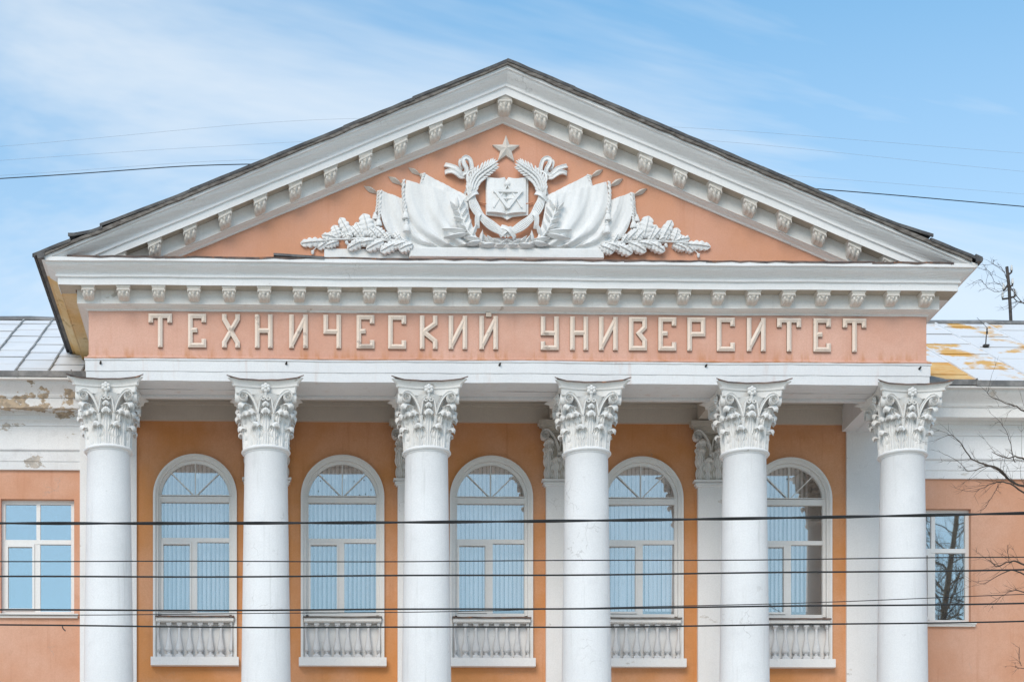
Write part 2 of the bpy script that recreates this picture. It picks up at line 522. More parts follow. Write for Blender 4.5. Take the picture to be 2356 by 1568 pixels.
def band(path, ws, hs, yfun, m):
    """ribbon with a raised rim swept along a path in the (u, z) plane; height towards -Y"""
    n = len(path); rows = []
    for i in range(n):
        p = Vector(path[i]); d = Vector(path[min(i + 1, n - 1)]) - Vector(path[max(i - 1, 0)])
        d = d.normalized() if d.length > 1e-9 else Vector((1, 0))
        nn = Vector((-d.y, d.x)); w = ws[i] if isinstance(ws, list) else ws
        h = hs; y = yfun(i / (n - 1))
        rows.append([(p.x + nn.x * a * w, y - b * h, p.y + nn.y * a * w) for a, b in ((-.5, 0), (-.5, .9), (-.40, 1), (-.22, .72), (.22, .72), (.40, 1), (.5, .9), (.5, 0))])
    o = len(m.v); m.grid(rows)
    m.f.append(tuple(o + k for k in range(8))); m.f.append(tuple(o + (n - 1) * 8 + k for k in reversed(range(8))))

def bez(p, n=8):
    out = []
    for i in range(len(p) - 1):
        p0 = Vector(p[max(i - 1, 0)]); p1 = Vector(p[i]); p2 = Vector(p[i + 1]); p3 = Vector(p[min(i + 2, len(p) - 1)])
        for k in range(n):
            t = k / n
            out.append(tuple(.5 * ((2 * p1) + (p2 - p0) * t + (2 * p0 - 5 * p1 + 4 * p2 - p3) * t * t + (3 * p1 - p0 - 3 * p2 + p3) * t ** 3)))
    out.append(tuple(p[-1]))
    return out

def volute_mesh(sgn, name, k=1.0):
    m = MB()
    stem = bez([(sgn * .17, .66), (sgn * .22, .84), (sgn * .31, 1.01), (sgn * .42, 1.115), (sgn * .50, 1.128)], 6)
    sp = spiral((sgn * .50, 1.02), .108, .018, 1.75, pi / 2, -1 * -sgn, 34)
    sp = [(sgn * .50 + sgn * (.108 - .09 * i / 34) * math.sin(2 * pi * 1.75 * i / 34), 1.02 + (.108 - .09 * i / 34) * math.cos(2 * pi * 1.75 * i / 34)) for i in range(1, 35)]
    path = stem + sp
    n = len(path)
    ws = [.05 + .012 * min(1, i / 12) if i < len(stem) else max(.016, .036 - .020 * (i - len(stem)) / 34) for i in range(n)]
    band(path, ws, .10, lambda t: -.455 - .125 * min(1, t * 2.2), m)
    dsk = [(sgn * .50 + .10 * math.cos(a * pi / 9), 1.02 + .10 * math.sin(a * pi / 9)) for a in range(18)]
    m.poly_prism(dsk, -.605, -.48)
    # backing leaf of the stalk
    m.tube([(sgn * .155, -.47, .46), (sgn * .16, -.50, .60), (sgn * .17, -.515, .68)], [.03, .04, .055], 8)
    return m.mesh(name, smooth=40)

def helix_mesh(name):
    m = MB()
    for s in (-1, 1):
        stem = bez([(s * .165, .68), (s * .14, .86), (s * .11, 1.00), (s * .058, 1.055)], 5)
        sp = [(s * .058 - s * (.055 - .043 * i / 18) * math.sin(2 * pi * 1.3 * i / 18), 1.0 + (.055 - .043 * i / 18) * math.cos(2 * pi * 1.3 * i / 18)) for i in range(1, 19)]
        band(stem + sp, .032, .055, lambda t: -.50 - .05 * t, m)
    return m.mesh(name, smooth=40)

def concave(a, dm, de, cut=.07, n=7):
    """outline of a concave-sided square, corners cut at 45 degrees"""
    out = []
    for q in range(4):
        c, s = math.cos(q * pi / 2), math.sin(q * pi / 2)
        for i in range(n + 1):
            u = -a + 2 * a * i / n
            y = -(dm + (de - dm) * (u / a) ** 2)
            out.append((u * c - y * s, u * s + y * c))
    return out
def stack(levels):
    m = MB(); rows = []
    for z, a, dm, de in levels:
        rows.append([(x, y, z) for x, y in concave(a, dm, de)])
    m.grid(rows, closed=True)
    n = len(rows[0])
    m.f.append(tuple(range(n))); m.f.append(tuple((len(rows) - 1) * n + i for i in range(n)))
    return m

def rosette_mesh():
    m = MB()
    for k in range(6):
        a = k * pi / 3 + pi / 6
        c = (.062 * math.cos(a), -.60, .062 * math.sin(a))
        rows = []
        for i in range(5):
            th = i / 4 * pi / 2
            rows.append([(c[0] + .044 * math.cos(th) * math.cos(b * pi / 5), c[1] - .05 * math.sin(th), c[2] + .044 * math.cos(th) * math.sin(b * pi / 5)) for b in range(10)])
        m.grid(rows, closed=True)
    m.lathe([(.035, 0), (.03, .03), (.012, .045), (.001, .047)], 10)
    # turn the lathe towards -Y
    k = 4 * 10
    for i in range(len(m.v) - k, len(m.v)):
        x, y, z = m.v[i]; m.v[i] = (x, -.63 - z, y)
    # little stalk below
    m.tube([(0, -.56, -.20), (0, -.60, -.08)], [.02, .03], 6)
    return m.mesh('rosette', smooth=50)

LEAF1 = leaf_mesh(.43, .275, .062, 'acanthus_leaf')
LEAF2 = leaf_mesh(.71, .29, .074, 'acanthus_leaf')
LEAF3 = leaf_mesh(.32, .21, .056, 'acanthus_leaf')
LEAF4 = leaf_mesh(.36, .27, .092, 'acanthus_leaf')
VOL = [volute_mesh(-1, 'volute'), volute_mesh(1, 'volute')]
HEL = helix_mesh('helix')
ROS = rosette_mesh()
BELL = MB().lathe([(.43, -.02), (.445, .05), (.45, .5), (.455, .75), (.48, .95), (.55, 1.07), (.57, 1.10)], 40).mesh('capital_bell', smooth=40)
ABA = stack([(1.085, .60, .50, .63), (1.10, .605, .505, .635), (1.215, .62, .52, .65), (1.216, .655, .545, .69), (1.245, .66, .55, .70), (1.25, .65, .545, .69),
             (1.275, .665, .56, .705), (1.31, .71, .59, .745), (1.335, .765, .615, .79), (1.35, .77, .62, .795)]).mesh('abacus', smooth=30)
def flashing_mesh():
    m = MB(); rows = []
    for z0, a, dm, de, in_ in ((1.352, .60, .50, .56, 1), (1.340, .775, .630, .815, 0), (1.333, .805, .650, .845, 0), (1.356, .805, .650, .845, 0), (1.368, .78, .630, .80, 0), (1.362, .60, .50, .56, 1)):
        r = []
        for i in range(13):
            u = -a + 2 * a * i / 12; y = -(dm + (de - dm) * (u / a) ** 2)
            lift = .035 * max(0, abs(u) - .60) / .2 + .004 * math.sin(i * 2.1)
            r.append((u, y, z0 + (lift if not in_ else 0)))
        rows.append(r)
    m.grid(rows, closed=False)
    o = len(m.v)
    m.f.append(tuple(13 * k for k in range(6))); m.f.append(tuple(13 * k + 12 for k in range(6)))
    return m
FLA = flashing_mesh().mesh('abacus_flashing')
ASTR = MB().lathe([(.44, -.06), (.47, -.055), (.475, -.03), (.505, -.025), (.525, 0), (.525, .015), (.505, .04), (.47, .045), (.46, .06), (.44, .065)], 48).mesh('astragal', smooth=50)

ZC = 12.985
for ci, x in enumerate(COLX):
    prof = [(.64, .13), (.64, 2.15), (.66, 2.2), (.68, 2.28), (.66, 2.36), (.60, 2.4), (.585, 2.5)]
    for i in range(11):
        q = i / 10
        z = 2.6 + (ZC - .04 - 2.6) * q
        prof.append((.580 - .125 * q ** 1.35, z))
    prof.append((.465, ZC - .02)); prof.append((.44, ZC))
    c = put('column', MB().lathe([(r, z) for r, z in prof], 64).mesh('column', smooth=30), 'column', B, (x, 0, 0))
    P0 = Vector((x, 0, ZC))
    put('astragal', ASTR, 'white', c, P0)
    put('capital_bell', BELL, 'capital', c, P0)
    put('abacus', ABA, 'cornice', c, P0)
    put('abacus_flashing', FLA, 'flash', c, P0 + Vector((0, 0, rnd.uniform(-.004, .004))), rot=(0, R(rnd.uniform(-.4, .4)), 0))
    def ring(me, r, z, angs, tilt=0.0):
        for a in angs:
            d = Vector((math.sin(a), -math.cos(a), 0))
            o = put('acanthus_leaf', me, 'capital', c, P0 + d * r + Vector((0, 0, z)), rot=(R(tilt + rnd.uniform(-1.5, 1.5)), 0, a + pi + R(rnd.uniform(-2, 2))))
            o.rotation_euler = (R(tilt + rnd.uniform(-1, 1)), 0, a + pi)
            o.scale = (1, 1, rnd.uniform(.985, 1.015))
    ring(LEAF1, .44, .02, [pi / 8 + k * pi / 4 for k in range(8)])
    ring(LEAF2, .435, .02, [k * pi / 4 for k in range(8)], -1.5)
    ring(LEAF3, .46, .55, [k * pi / 2 for k in range(4)], -3)
    ring(LEAF4, .46, .53, [pi / 4 + k * pi / 2 for k in range(4)], -15)
    ring(LEAF3, .475, .40, [k * pi / 2 + s * .52 for k in range(4) for s in (-1, 1)], -8)
    for q in range(4):
        for v in VOL:
            put('volute', v, 'capital', c, P0, rot=(0, 0, q * pi / 2), scale=(.93, .95, 1))
        if q != 2:
            put('helix', HEL, 'capital', c, P0, rot=(0, 0, q * pi / 2))
            put('rosette', ROS, 'capital', c, P0 + Vector((0, 0, 1.20)), rot=(0, 0, q * pi / 2))

# pilasters on the wall behind the four inner columns
PXS = [-5.16, -1.71, 1.69, 5.18]
for x in PXS:
    p = put('pilaster', MB().box(x - .46, x + .46, YW - .12, YW - .003, 0, 13.05), 'white', B)
    m = MB()
    for a, y, z0, z1 in ((.50, .15, 13.05, 13.09), (.53, .18, 13.09, 13.13), (.49, .145, 13.13, 13.16), (.56, .20, 13.16, 13.205)):
        m.box(x - a, x + a, YW - y, YW - .004, z0, z1)
    put('necking', m, 'white', p)
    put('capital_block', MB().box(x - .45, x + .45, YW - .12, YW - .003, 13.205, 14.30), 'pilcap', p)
    m = MB()
    for a, y, z0, z1 in ((.53, .20, 14.26, 14.31), (.56, .23, 14.31, 14.38), (.62, .27, 14.38, 14.42), (.66, .31, 14.42, 14.527)):
        m.box(x - a, x + a, YW - y, YW - .104, z0, z1)
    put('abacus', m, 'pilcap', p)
    for dx_, z, me, sc in ((-.24, 13.21, LEAF1, (1, 1, 1)), (.24, 13.21, LEAF1, (1, 1, 1)), (0, 13.21, LEAF2, (1.05, 1, .92)), (-.41, 13.21, LEAF2, (.8, 1, .92)), (.41, 13.21, LEAF2, (.8, 1, .92)),
                           (-.40, 13.66, LEAF4, (1.0, 1, 1)), (.40, 13.66, LEAF4, (1.0, 1, 1)), (0, 13.75, LEAF3, (1, 1, 1)), (-.16, 13.45, LEAF3, (.8, .9, 1)), (.16, 13.45, LEAF3, (.8, .9, 1))):
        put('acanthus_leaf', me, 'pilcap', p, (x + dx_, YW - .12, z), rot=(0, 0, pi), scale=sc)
    for v in VOL:
        put('volute', v, 'pilcap', p, (x, YW + .36, 13.14), scale=(1.0, 1, 1.02))
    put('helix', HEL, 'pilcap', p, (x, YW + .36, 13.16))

# ------------------------------------------------------------------ entablature
def wob(x, k):
    """hand-run plaster is never quite straight: a few millimetres of sag along a moulding"""
    a = .006 * math.sin(x * .9 + 1.3) + .004 * math.sin(x * 2.3 + .4) + .0022 * math.sin(x * 6.1 + k * 1.9) + .0016 * math.sin(x * 13.7 + k * 2.7)
    return a, .5 * a
def cornice_run(m, prof, w, yf, yback, xo=0.0):
    """profile (projection, z) wrapped round left side, front and right side with mitred corners"""
    rows = []; n = 72
    for k, (pr, z) in enumerate(prof):
        r = [(xo - (w + pr), yback, z), (xo - (w + pr), yf - pr, z)]
        for i in range(1, n):
            x = xo - (w + pr) + 2 * (w + pr) * i / n
            a, b = wob(x, k)
            r.append((x, yf - pr + b, z + a))
        rows.append(r + [(xo + w + pr, yf - pr, z), (xo + w + pr, yback, z)])
    m.grid(rows)
def arcprof(p0, z0, p1, z1, kind, n=6):
    out = []
    for i in range(n + 1):
        t = i / n
        if kind == 'cyma':      # concave below, convex above
            s = t * t * (3 - 2 * t)
            out.append((p0 + (p1 - p0) * s, z0 + (z1 - z0) * t))
        elif kind == 'ovolo':
            out.append((p0 + (p1 - p0) * math.sin(t * pi / 2), z0 + (z1 - z0) * (1 - math.cos(t * pi / 2))))
        else:                   # cavetto
            out.append((p0 + (p1 - p0) * (1 - math.cos(t * pi / 2)), z0 + (z1 - z0) * math.sin(t * pi / 2)))
    return out

m = MB()
cornice_run(m, [(-.5, ZA), (.05, ZA), (.05, 14.545), (.065, 14.547), (.065, 14.765), (.085, 14.772), (.085, 14.80), (-.1, 14.806)], HW, YF, 4.0)
m.add([(-HW - .04, .455, ZA), (HW + .04, .455, ZA), (HW + .04, .455, 14.949), (-HW - .04, .455, 14.949)], [(0, 1, 2, 3)])
m.add([(-HW + .5, YF + .5, ZA), (HW - .5, YF + .5, ZA), (HW - .5, .455, ZA), (-HW + .5, .455, ZA)], [(0, 1, 2, 3)])
m.box(-HW, HW, .38, .50, ZA - .05, ZA - .002)
put('architrave', m, 'archi', B)
m = MB()
cornice_run(m, [(.075, 14.807), (.085, 14.815), (.085, 14.835), (.05, 14.838)] + arcprof(.062, 14.842, .02, 14.880, 'ovolo', 4) + [(.012, 14.890), (0, 14.891), (0, 15.825)], HW, YF, 6.0)
put('frieze', m, 'salmon', B)
bed = [(0, 15.822), (.032, 15.824), (.032, 15.842)] + arcprof(.045, 15.845, .17, 15.895, 'cyma', 6) + [(.21, 15.90), (.21, 16.20)]
m = MB(); cornice_run(m, bed, HW, YF, 6.5, -.01)
m.box(XO - HW + .3, XO + HW - .3, YF - .1, 2, 16.3, 16.55)
put('bed_moulding', m, 'cornice', B)
ccor = [(.20, 16.185), (.50, 16.185), (.515, 16.172), (.53, 16.172), (.53, 16.318), (.545, 16.322), (.575, 16.324), (.575, 16.362), (.552, 16.366)] + arcprof(.552, 16.370, .765, 16.535, 'cyma', 8) + [(.77, 16.552), (.825, 16.553), (.825, 16.63), (.0, 16.66)]
m = MB(); cornice_run(m, ccor[2:], HW, YF, YF + .001, XO)
put('cornice', m, 'white', B)
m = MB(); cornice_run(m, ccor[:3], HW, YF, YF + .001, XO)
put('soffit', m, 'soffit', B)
def side_cornice(sx):
    m = MB(); rows = []
    for pr, z in ccor:
        rows.append([(XO + sx * (HW + pr), YF + .001, z), (XO + sx * (HW + pr), 7.5, z)])
    m.grid(rows)
    return m
# the front strip above only spans the face; its corners run back along both flanks
put('side_cornice', side_cornice(-1), 'ochre', B)
put('side_cornice', side_cornice(1), 'cornice', B)

# dark flashing sheets on the cornice shelf
xx = XO - 9.18
while xx < XO + 9.15:
    ln = min(rnd.uniform(1.6, 3.4), XO + 9.2 - xx)
    z = 16.642 + rnd.uniform(0, .012)
    m = MB(); n = 9; rows = []
    for k in range(n + 1):
        q = xx + ln * k / n
        dz = rnd.uniform(-.006, .010)
        rows.append([(q, YF - .30, z + .03 + dz), (q, YF - .80, z + .006 + dz), (q, YF - .835 + rnd.uniform(-.008, .008), z + dz), (q, YF - .835, z - .040 + dz * 1.8), (q, YF - .828, z - .040 + dz * 1.8)])
    m.grid(rows)
    put('cornice_flashing', m, 'flash', B)
    xx += max(ln - .06, .3)

# one sheet that has sprung up, and old fixing studs in the architrave
m = MB(); rows = []
for k in range(8):
    x = -4.98 + 1.05 * k / 7; dz = .075 - .065 * k / 7
    rows.append([(x, YF - .30, 16.69 + dz * .5), (x, YF - .84, 16.655 + dz), (x, YF - .855, 16.60 + dz), (x, YF - .845, 16.60 + dz), (x, YF - .83, 16.64 + dz)])
m.grid(rows)
put('cornice_flashing', m, 'roofdark', B, label='sprung dark sheet')
for x_, z_ in ((-8.62, 14.70), (-4.72, 14.715), (-.22, 14.72), (4.15, 14.72), (8.70, 14.70)):
    put('fixing_stud', MB().tube([(x_, YF - .06, z_), (x_ + .012, YF - .13, z_ + .02)], [.026, .018], 7), 'iron', B)

# ------------------------------------------------------------------ pediment
SL = .4165
def slope(sx):
    run = 9.7
    return SL * run / (run + sx * -1 * 0 + sx * (XO - XA))
rak = [(0.0, 19.835), (.05, 19.835), (.05, 19.850)] + arcprof(.055, 19.852, .17, 19.915, 'cyma', 6) + [(.21, 19.92), (.21, 20.24), (.50, 20.215), (.515, 20.20), (.53, 20.20),
      (.53, 20.350), (.545, 20.354), (.575, 20.356), (.575, 20.398), (.552, 20.402)] + arcprof(.552, 20.406, .765, 20.575, 'cyma', 8) + [(.77, 20.588), (.825, 20.592), (.825, 20.655), (.2, 20.70)]
ZCL = 16.628
def raking(sx, prof, mat, name, i0, i1):
    m = MB(); rows = []; sl = slope(sx)
    for pr, z in prof[i0:i1]:
        xe = XO + sx * (HW + pr)
        run = abs(xe - XA)
        if z - sl * run < ZCL:
            run = (z - ZCL) / sl
        k = len(rows); r = [(XA, YF - pr, z)]
        for i in range(1, 40):
            q = run * i / 40; a, b = wob(XA + sx * q + 3, k)
            r.append((XA + sx * q, YF - pr + b, z - sl * q + a))
        rows.append(r + [(XA + sx * run, YF - pr, z - sl * run)])
    m.grid(rows)
    return put(name, m, mat, B)
nb = [i for i, q_ in enumerate(rak) if q_ == (.21, 20.24)][0]
for sx in (-1, 1):
    raking(sx, rak, 'cornice', 'raking_bed_moulding', 0, nb + 1)
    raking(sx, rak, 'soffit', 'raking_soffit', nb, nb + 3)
    raking(sx, rak, 'white', 'raking_cornice', nb + 2, len(rak))
m = MB(); m.poly_prism([(XA - 9.2, 16.2), (XA + 9.2, 16.2), (XA, 19.98)], YF, YF + .4)
put('tympanum', m, 'tymp', B)

# roof of the gable: boards, then lapped metal sheets, all rough at the verge
for sx in (-1, 1):
    sl = slope(sx); m = MB()
    n = 40; rows = []
    for k in range(n + 1):
        run = 9.66 * k / n
        x = XA + sx * run; z = 20.655 - sl * run
        lo = -.012 + rnd.uniform(-.018, .010)
        if k in (0,): lo = -.005
        yy = YF - .885
        rows.append([(x, YF - .80, z + lo), (x, yy, z + lo), (x, yy, z + .06), (x, 8.0, z + .06), (x, 8.0, z - .02)])
    m.grid(rows)
    put('verge_board', m, 'roofboard', B)
    r0 = 0.0; k = 0
    while r0 < 9.74:
        ln = rnd.uniform(1.0, 2.2)
        if sx < 0 and r0 < 8.35 < r0 + ln + .5: ln = 8.40 - r0
        elif sx < 0 and 8.2 < r0 < 8.5: ln = 9.05 - r0
        elif r0 + ln > 9.2: ln = 9.78 - r0
        m = MB(); rows = []
        lift0, lift1 = rnd.uniform(0, .012), rnd.uniform(.004, .035)
        if sx < 0 and 8.3 < r0 + ln < 8.5: lift1 = .07
        if sx < 0 and 9.0 < r0 + ln < 9.1: lift1 = .14
        if sx > 0 and 7.6 < r0 + ln < 9.3: lift1 = .11
        for q in range(7):
            t = q / 6; run = r0 + ln * t
            x = XA + sx * run; z = 20.718 - sl * run + lift0 + (lift1 - lift0) * t ** 2 + rnd.uniform(-.004, .004)
            yy = YF - .90 + rnd.uniform(-.01, .01)
            rows.append([(x, YF - .85, z - .022), (x, yy, z - .03), (x, yy - .006, z + .03), (x, yy + .05, z + .045), (x, 8.0, z + .045)])
        m.grid(rows); n_ = 5; e = len(m.v) - 5
        m.f.append((e, e + 1, e + 2, e + 3)); m.f.append((0, 1, 2, 3))
        put('roof_sheet', m, 'roofdark', B)
        r0 += max(ln - .05, .3); k += 1
    # eave sheet along the flank
    zt = 20.718 - sl * 9.72
    x0, x1 = XO + sx * (HW + .76), XO + sx * (HW + .90)
    m = MB()
    rows = []
    for q in range(13):
        y = YF - .90 + 8.2 * q / 12
        dz = rnd.uniform(-.012, .012)
        rows.append([(x0, y, zt - .06), (x1, y, zt - .075 + dz), (x1 + sx * .012, y, zt - .03 + dz), (x1, y, zt + .03), (x0, y, zt + .09)])
    m.grid(rows); m.f.append((0, 1, 2, 3, 4))
    put('eave_sheet', m, 'roofdark', B)

# ------------------------------------------------------------------ brackets (modillions)
def modillion(shear):
    """local: front towards -Y, top at z = 0, sheared so that the cap follows a raking soffit"""
    m = MB()
    def bx(w, y0, y1, z0, z1):
        o = len(m.v); m.box(-w, w, -y1, -y0, z0, z1)
    bx(.150, 0, .300, -.022, -.001); bx(.142, 0, .292, -.038, -.022); bx(.130, 0, .280, -.056, -.038)
    # body: scroll in side view, its underside carved like a leaf
    side = [(.268, -.056), (.282, -.072), (.276, -.096), (.256, -.106), (.244, -.112), (.246, -.135), (.240, -.165), (.222, -.19), (.19, -.212), (.14, -.226), (.07, -.235), (0, -.24)]
    rows = []
    nx = 13
    for i, (y, z) in enumerate(side):
        r = []
        for j in range(nx):
            s = -1 + 2 * j / (nx - 1)
            g = 0 if i < 4 else .017 * math.cos(s * 3 * pi + i * .0) * (.7 + .5 * math.cos(i * 2.1))
            edge = 0 if i < 5 else .020 * max(0, abs(s) - .6) / .4
            r.append((s * (.126 - (.012 if i > 8 and abs(s) > .9 else 0)), -(y + g - edge), z + edge * 1.2 - g * .4))
        rows.append(r)
    o = len(m.v); m.grid(rows)
    n = len(side)
    for e in (0, nx - 1):
        ids = [o + i * nx + e for i in range(n)]
        k = len(m.v); x = m.v[ids[0]][0]
        m.v.append((x, 0, -.056)); m.f.append(tuple(ids + [k]))
    # scroll rolls on the flanks
    for sx in (-1, 1):
        ring_ = [(.238 + .036 * math.cos(a * pi / 6), -.095 + .036 * math.sin(a * pi / 6)) for a in range(12)]
        k = len(m.v)
        m.v += [(sx * .120, -y, z) for y, z in ring_] + [(sx * .136, -y, z) for y, z in ring_]
        m.f.append(tuple(k + 12 + i for i in range(12)))
        for i in range(12):
            j = (i + 1) % 12; m.f.append((k + i, k + j, k + 12 + j, k + 12 + i))
    # pointed leaf tip hanging at the front
    m.add([(-.055, -.255, -.112), (.055, -.255, -.112), (0, -.278, -.168), (0, -.305, -.118)], [(0, 2, 3), (1, 3, 2), (0, 3, 1)])
    m.v = [(x, y, z - shear * x) for x, y, z in m.v]
    return m.mesh('modillion')
MOD0 = modillion(0)
for i in range(25):
    put('modillion', MOD0, 'corbel', B, (XO + (i - 12) * .7325, YF - .205, 16.186), scale=(rnd.uniform(.97, 1.03), 1, rnd.uniform(.96, 1.04)))
for sx in (-1, 1):
    me = modillion(sx * slope(sx))
    for i in range(1, 12):
        run = i * .7325
        z = 20.232 - slope(sx) * run
        if z > 16.62:
            put('modillion', me, 'corbel', B, (XA + .02 + sx * run, YF - .205, z), scale=(1, 1, 1.22))
put('modillion', MOD0, 'corbel', B, (XA, YF - .205, 20.215), scale=(1.1, 1, 1.35))

# ------------------------------------------------------------------ arched windows
def ring_prism(m, cx, cz, r0, r1, y0, y1, n=36, zb=None):
    """arch band between radii r0 < r1, with legs down to zb"""
    A = arc(cx, cz, r1, 0, pi, n); Bq = arc(cx, cz, r0, 0, pi, n)
    if zb is not None:
        A = [(cx + r1, zb)] + A + [(cx - r1, zb)]; Bq = [(cx + r0, zb)] + Bq + [(cx - r0, zb)]
    rows = []
    for (ax, az), (bx, bz) in zip(A, Bq):
        rows.append([(ax, y1, az), (ax, y0, az), (bx, y0, bz), (bx, y1, bz)])
    m.grid(rows, closed=True)
    o = len(m.v); k = len(A)
    m.f.append((o - 4, o - 3, o - 2, o - 1)); m.f.append((o - 4 * k, o - 4 * k + 1, o - 4 * k + 2, o - 4 * k + 3))
def win_label(i): return ['leftmost', 'second', 'middle', 'fourth', 'rightmost'][i]
YG = YW + .10
BAL = MB().lathe([(.030, .70), (.033, .62), (.040, .50), (.066, .34), (.084, .255), (.088, .235), (.085, .222), (.090, .20), (.088, .18), (.075, .155), (.05, .135), (.040, .125), (.045, .112), (.036, .105), (.038, .095), (.060, .085), (.078, .06), (.080, .055)], 16)
BAL.box(-.082, .082, -.082, .082, 0, .054); BAL.box(-.058, .058, -.058, .058, .745, .805)
BAL.lathe([(.030, .70), (.045, .715), (.05, .73), (.056, .746)], 16)
BAL = BAL.mesh('baluster', smooth=40)
HB = MB()
HB.lathe([(.030, .70), (.033, .62), (.040, .50), (.066, .34), (.084, .255), (.088, .235), (.085, .222), (.090, .20), (.088, .18), (.075, .155), (.05, .135), (.040, .125), (.045, .112), (.036, .105), (.038, .095), (.060, .085), (.078, .06), (.080, .055)], 10, a0=-pi / 2, a1=pi / 2)
HB.box(0, .082, -.082, .082, 0, .054); HB.box(0, .058, -.058, .058, .745, .805)
HB.lathe([(.030, .70), (.045, .715), (.05, .73), (.056, .746)], 10, a0=-pi / 2, a1=pi / 2)
HB = HB.mesh('baluster', smooth=40)
for wi, x in enumerate(WINX):
    w = empty('window', (x, YW, 10.06), B)
    m = MB()
    ring_prism(m, x, WSP, .842, .885, YW - .03, YG - .037, 36, 10.08)
    ring_prism(m, x, WSP, .8615, .884, YW - .029, YW - .003, 36, 9.125)
    ring_prism(m, x, WSP, .885, .905, YW - .055, YW - .003, 36, 9.125)
    ring_prism(m, x, WSP, .905, .955, YW - .085, YW - .004, 36, 9.125)
    put('surround', m.mesh('surround', smooth=30), 'frame', w)
    m = MB()
    ring_prism(m, x, WSP, .775, .861, YG - .035, YG + .05, 36, 10.13)
    m.box(x - .774, x + .774, YG - .045, YG + .045, 12.70, 12.83)
    m.box(x - .774, x + .774, YG - .03, YG + .04, 11.79, 11.885)
    m.box(x - .774, x + .774, YG - .03, YG + .04, 10.075, 10.185)
    m.box(x - .09, x + .045, YG - .03, YG + .04, 10.186, 11.789)
    m.box(x - .845, x + .845, YG - .06, YG + .03, 12.845, 12.862)
    put('frame', m, 'frame', w)
    m = MB()
    a, b, c_, d = x - .773, x - .091, 10.19, 11.785
    for q in ((a, a + .045, c_, d), (b - .035, b, c_, d), (a + .046, b - .036, c_, c_ + .045), (a + .046, b - .036, d - .05, d)):
        m.box(q[0], q[1], YG - .055, YG + .03, q[2], q[3])
    put('sash', m, 'frame', w)
    for ang in (45, 90, 135):
        a = R(ang); dx_, dz_ = math.cos(a), math.sin(a); nx_, nz_ = -dz_ * .010, dx_ * .010
        p0, p1 = .03, .776
        put('glazing_bar', MB().poly_prism([(x + dx_ * p0 - nx_, 12.831 + dz_ * p0 - nz_), (x + dx_ * (p1) - nx_, 12.831 + dz_ * p1 * .985 - nz_), (x + dx_ * p1 + nx_, 12.831 + dz_ * p1 * .985 + nz_), (x + dx_ * p0 + nx_, 12.831 + dz_ * p0 + nz_)], YG - .02, YG + .012), 'frame', w)
    tl = R([.3, -.2, .2, -1.9, -1.1][wi])
    put('pane', MB().poly_prism(arc(0, 12.80, .80, 0, pi, 32), .020, .026), 'glass', w, (x, YG, 0), rot=(0, 0, tl))
    put('pane', MB().box(-.80, .80, .020, .026, 11.84, 12.75), 'glass', w, (x, YG, 0), rot=(0, 0, tl * .9))
    put('pane', MB().box(-.35, .35, .020, .026, 10.15, 11.83), 'glass', w, (x - .45, YG, 0), rot=(0, 0, tl * 1.2))
    put('pane', MB().box(-.40, .40, .020, .026, 10.15, 11.83), 'glass', w, (x + .40, YG, 0), rot=(0, 0, tl * .8))
    put('paper_note', MB().box(x + .03, x + .115, YG + .035, YG + .037, 13.27, 13.37), 'blind', w)
    if wi == 1:
        for u_, v_ in ((-.55, 12.98), (-.50, 13.22), (-.20, 12.87), (.27, 13.21), (.50, 13.24), (.40, 12.90), (.53, 12.92), (.66, 13.02)):
            put('pane_dot', MB().poly_prism([(x + u_ + .014 * math.cos(a * pi / 4), v_ + .014 * math.sin(a * pi / 4)) for a in range(8)], YG + .008, YG + .0125), 'iron', w)
    m = MB()
    rows = []
    for k in range(9):
        q = x - .90 + 1.80 * k / 8; dz = rnd.uniform(-.006, .006)
        rows.append([(q, YW + .05, 10.075), (q, YW - .20, 10.055 + dz), (q, YW - .205, 10.022 + dz), (q, YW - .19, 10.022 + dz), (q, YW - .1, 10.04)])
    m.grid(rows)
    put('sill_flashing', m, 'flash' if wi % 2 == 0 else 'roofboard', w)
    bq = empty('balustrade', (x, YW, WZ0), B)
    put('panel', MB().box(x - .86, x + .86, YW + .055, YW + .2, 9.10, 10.05), 'white', bq)
    m = MB(); m.box(x - .883, x + .883, YW - .17, YW - .004, 9.945, 10.018); m.box(x - .883, x + .883, YW - .145, YW - .012, 9.930, 9.9445)
    put('rail', m, 'cornice', bq)
    m = MB(); m.box(x - 1.0, x + 1.0, YW - .19, YW - .004, 8.93, 9.118)
    m.box(x - .99, x + .99, YW - .18, YW - .012, 9.1185, 9.124)
    put('plinth', m, 'white', bq)
    for k in range(6):
        put('baluster', BAL, 'baluster', bq, (x - .7125 + (k + .5) * .2375, YW - .045, 9.124), rot=(0, 0, R(rnd.uniform(-1, 1))))
    put('baluster', HB, 'baluster', bq, (x - .855, YW - .045, 9.124))
    put('baluster', HB, 'baluster', bq, (x + .855, YW - .045, 9.124), rot=(0, 0, pi))
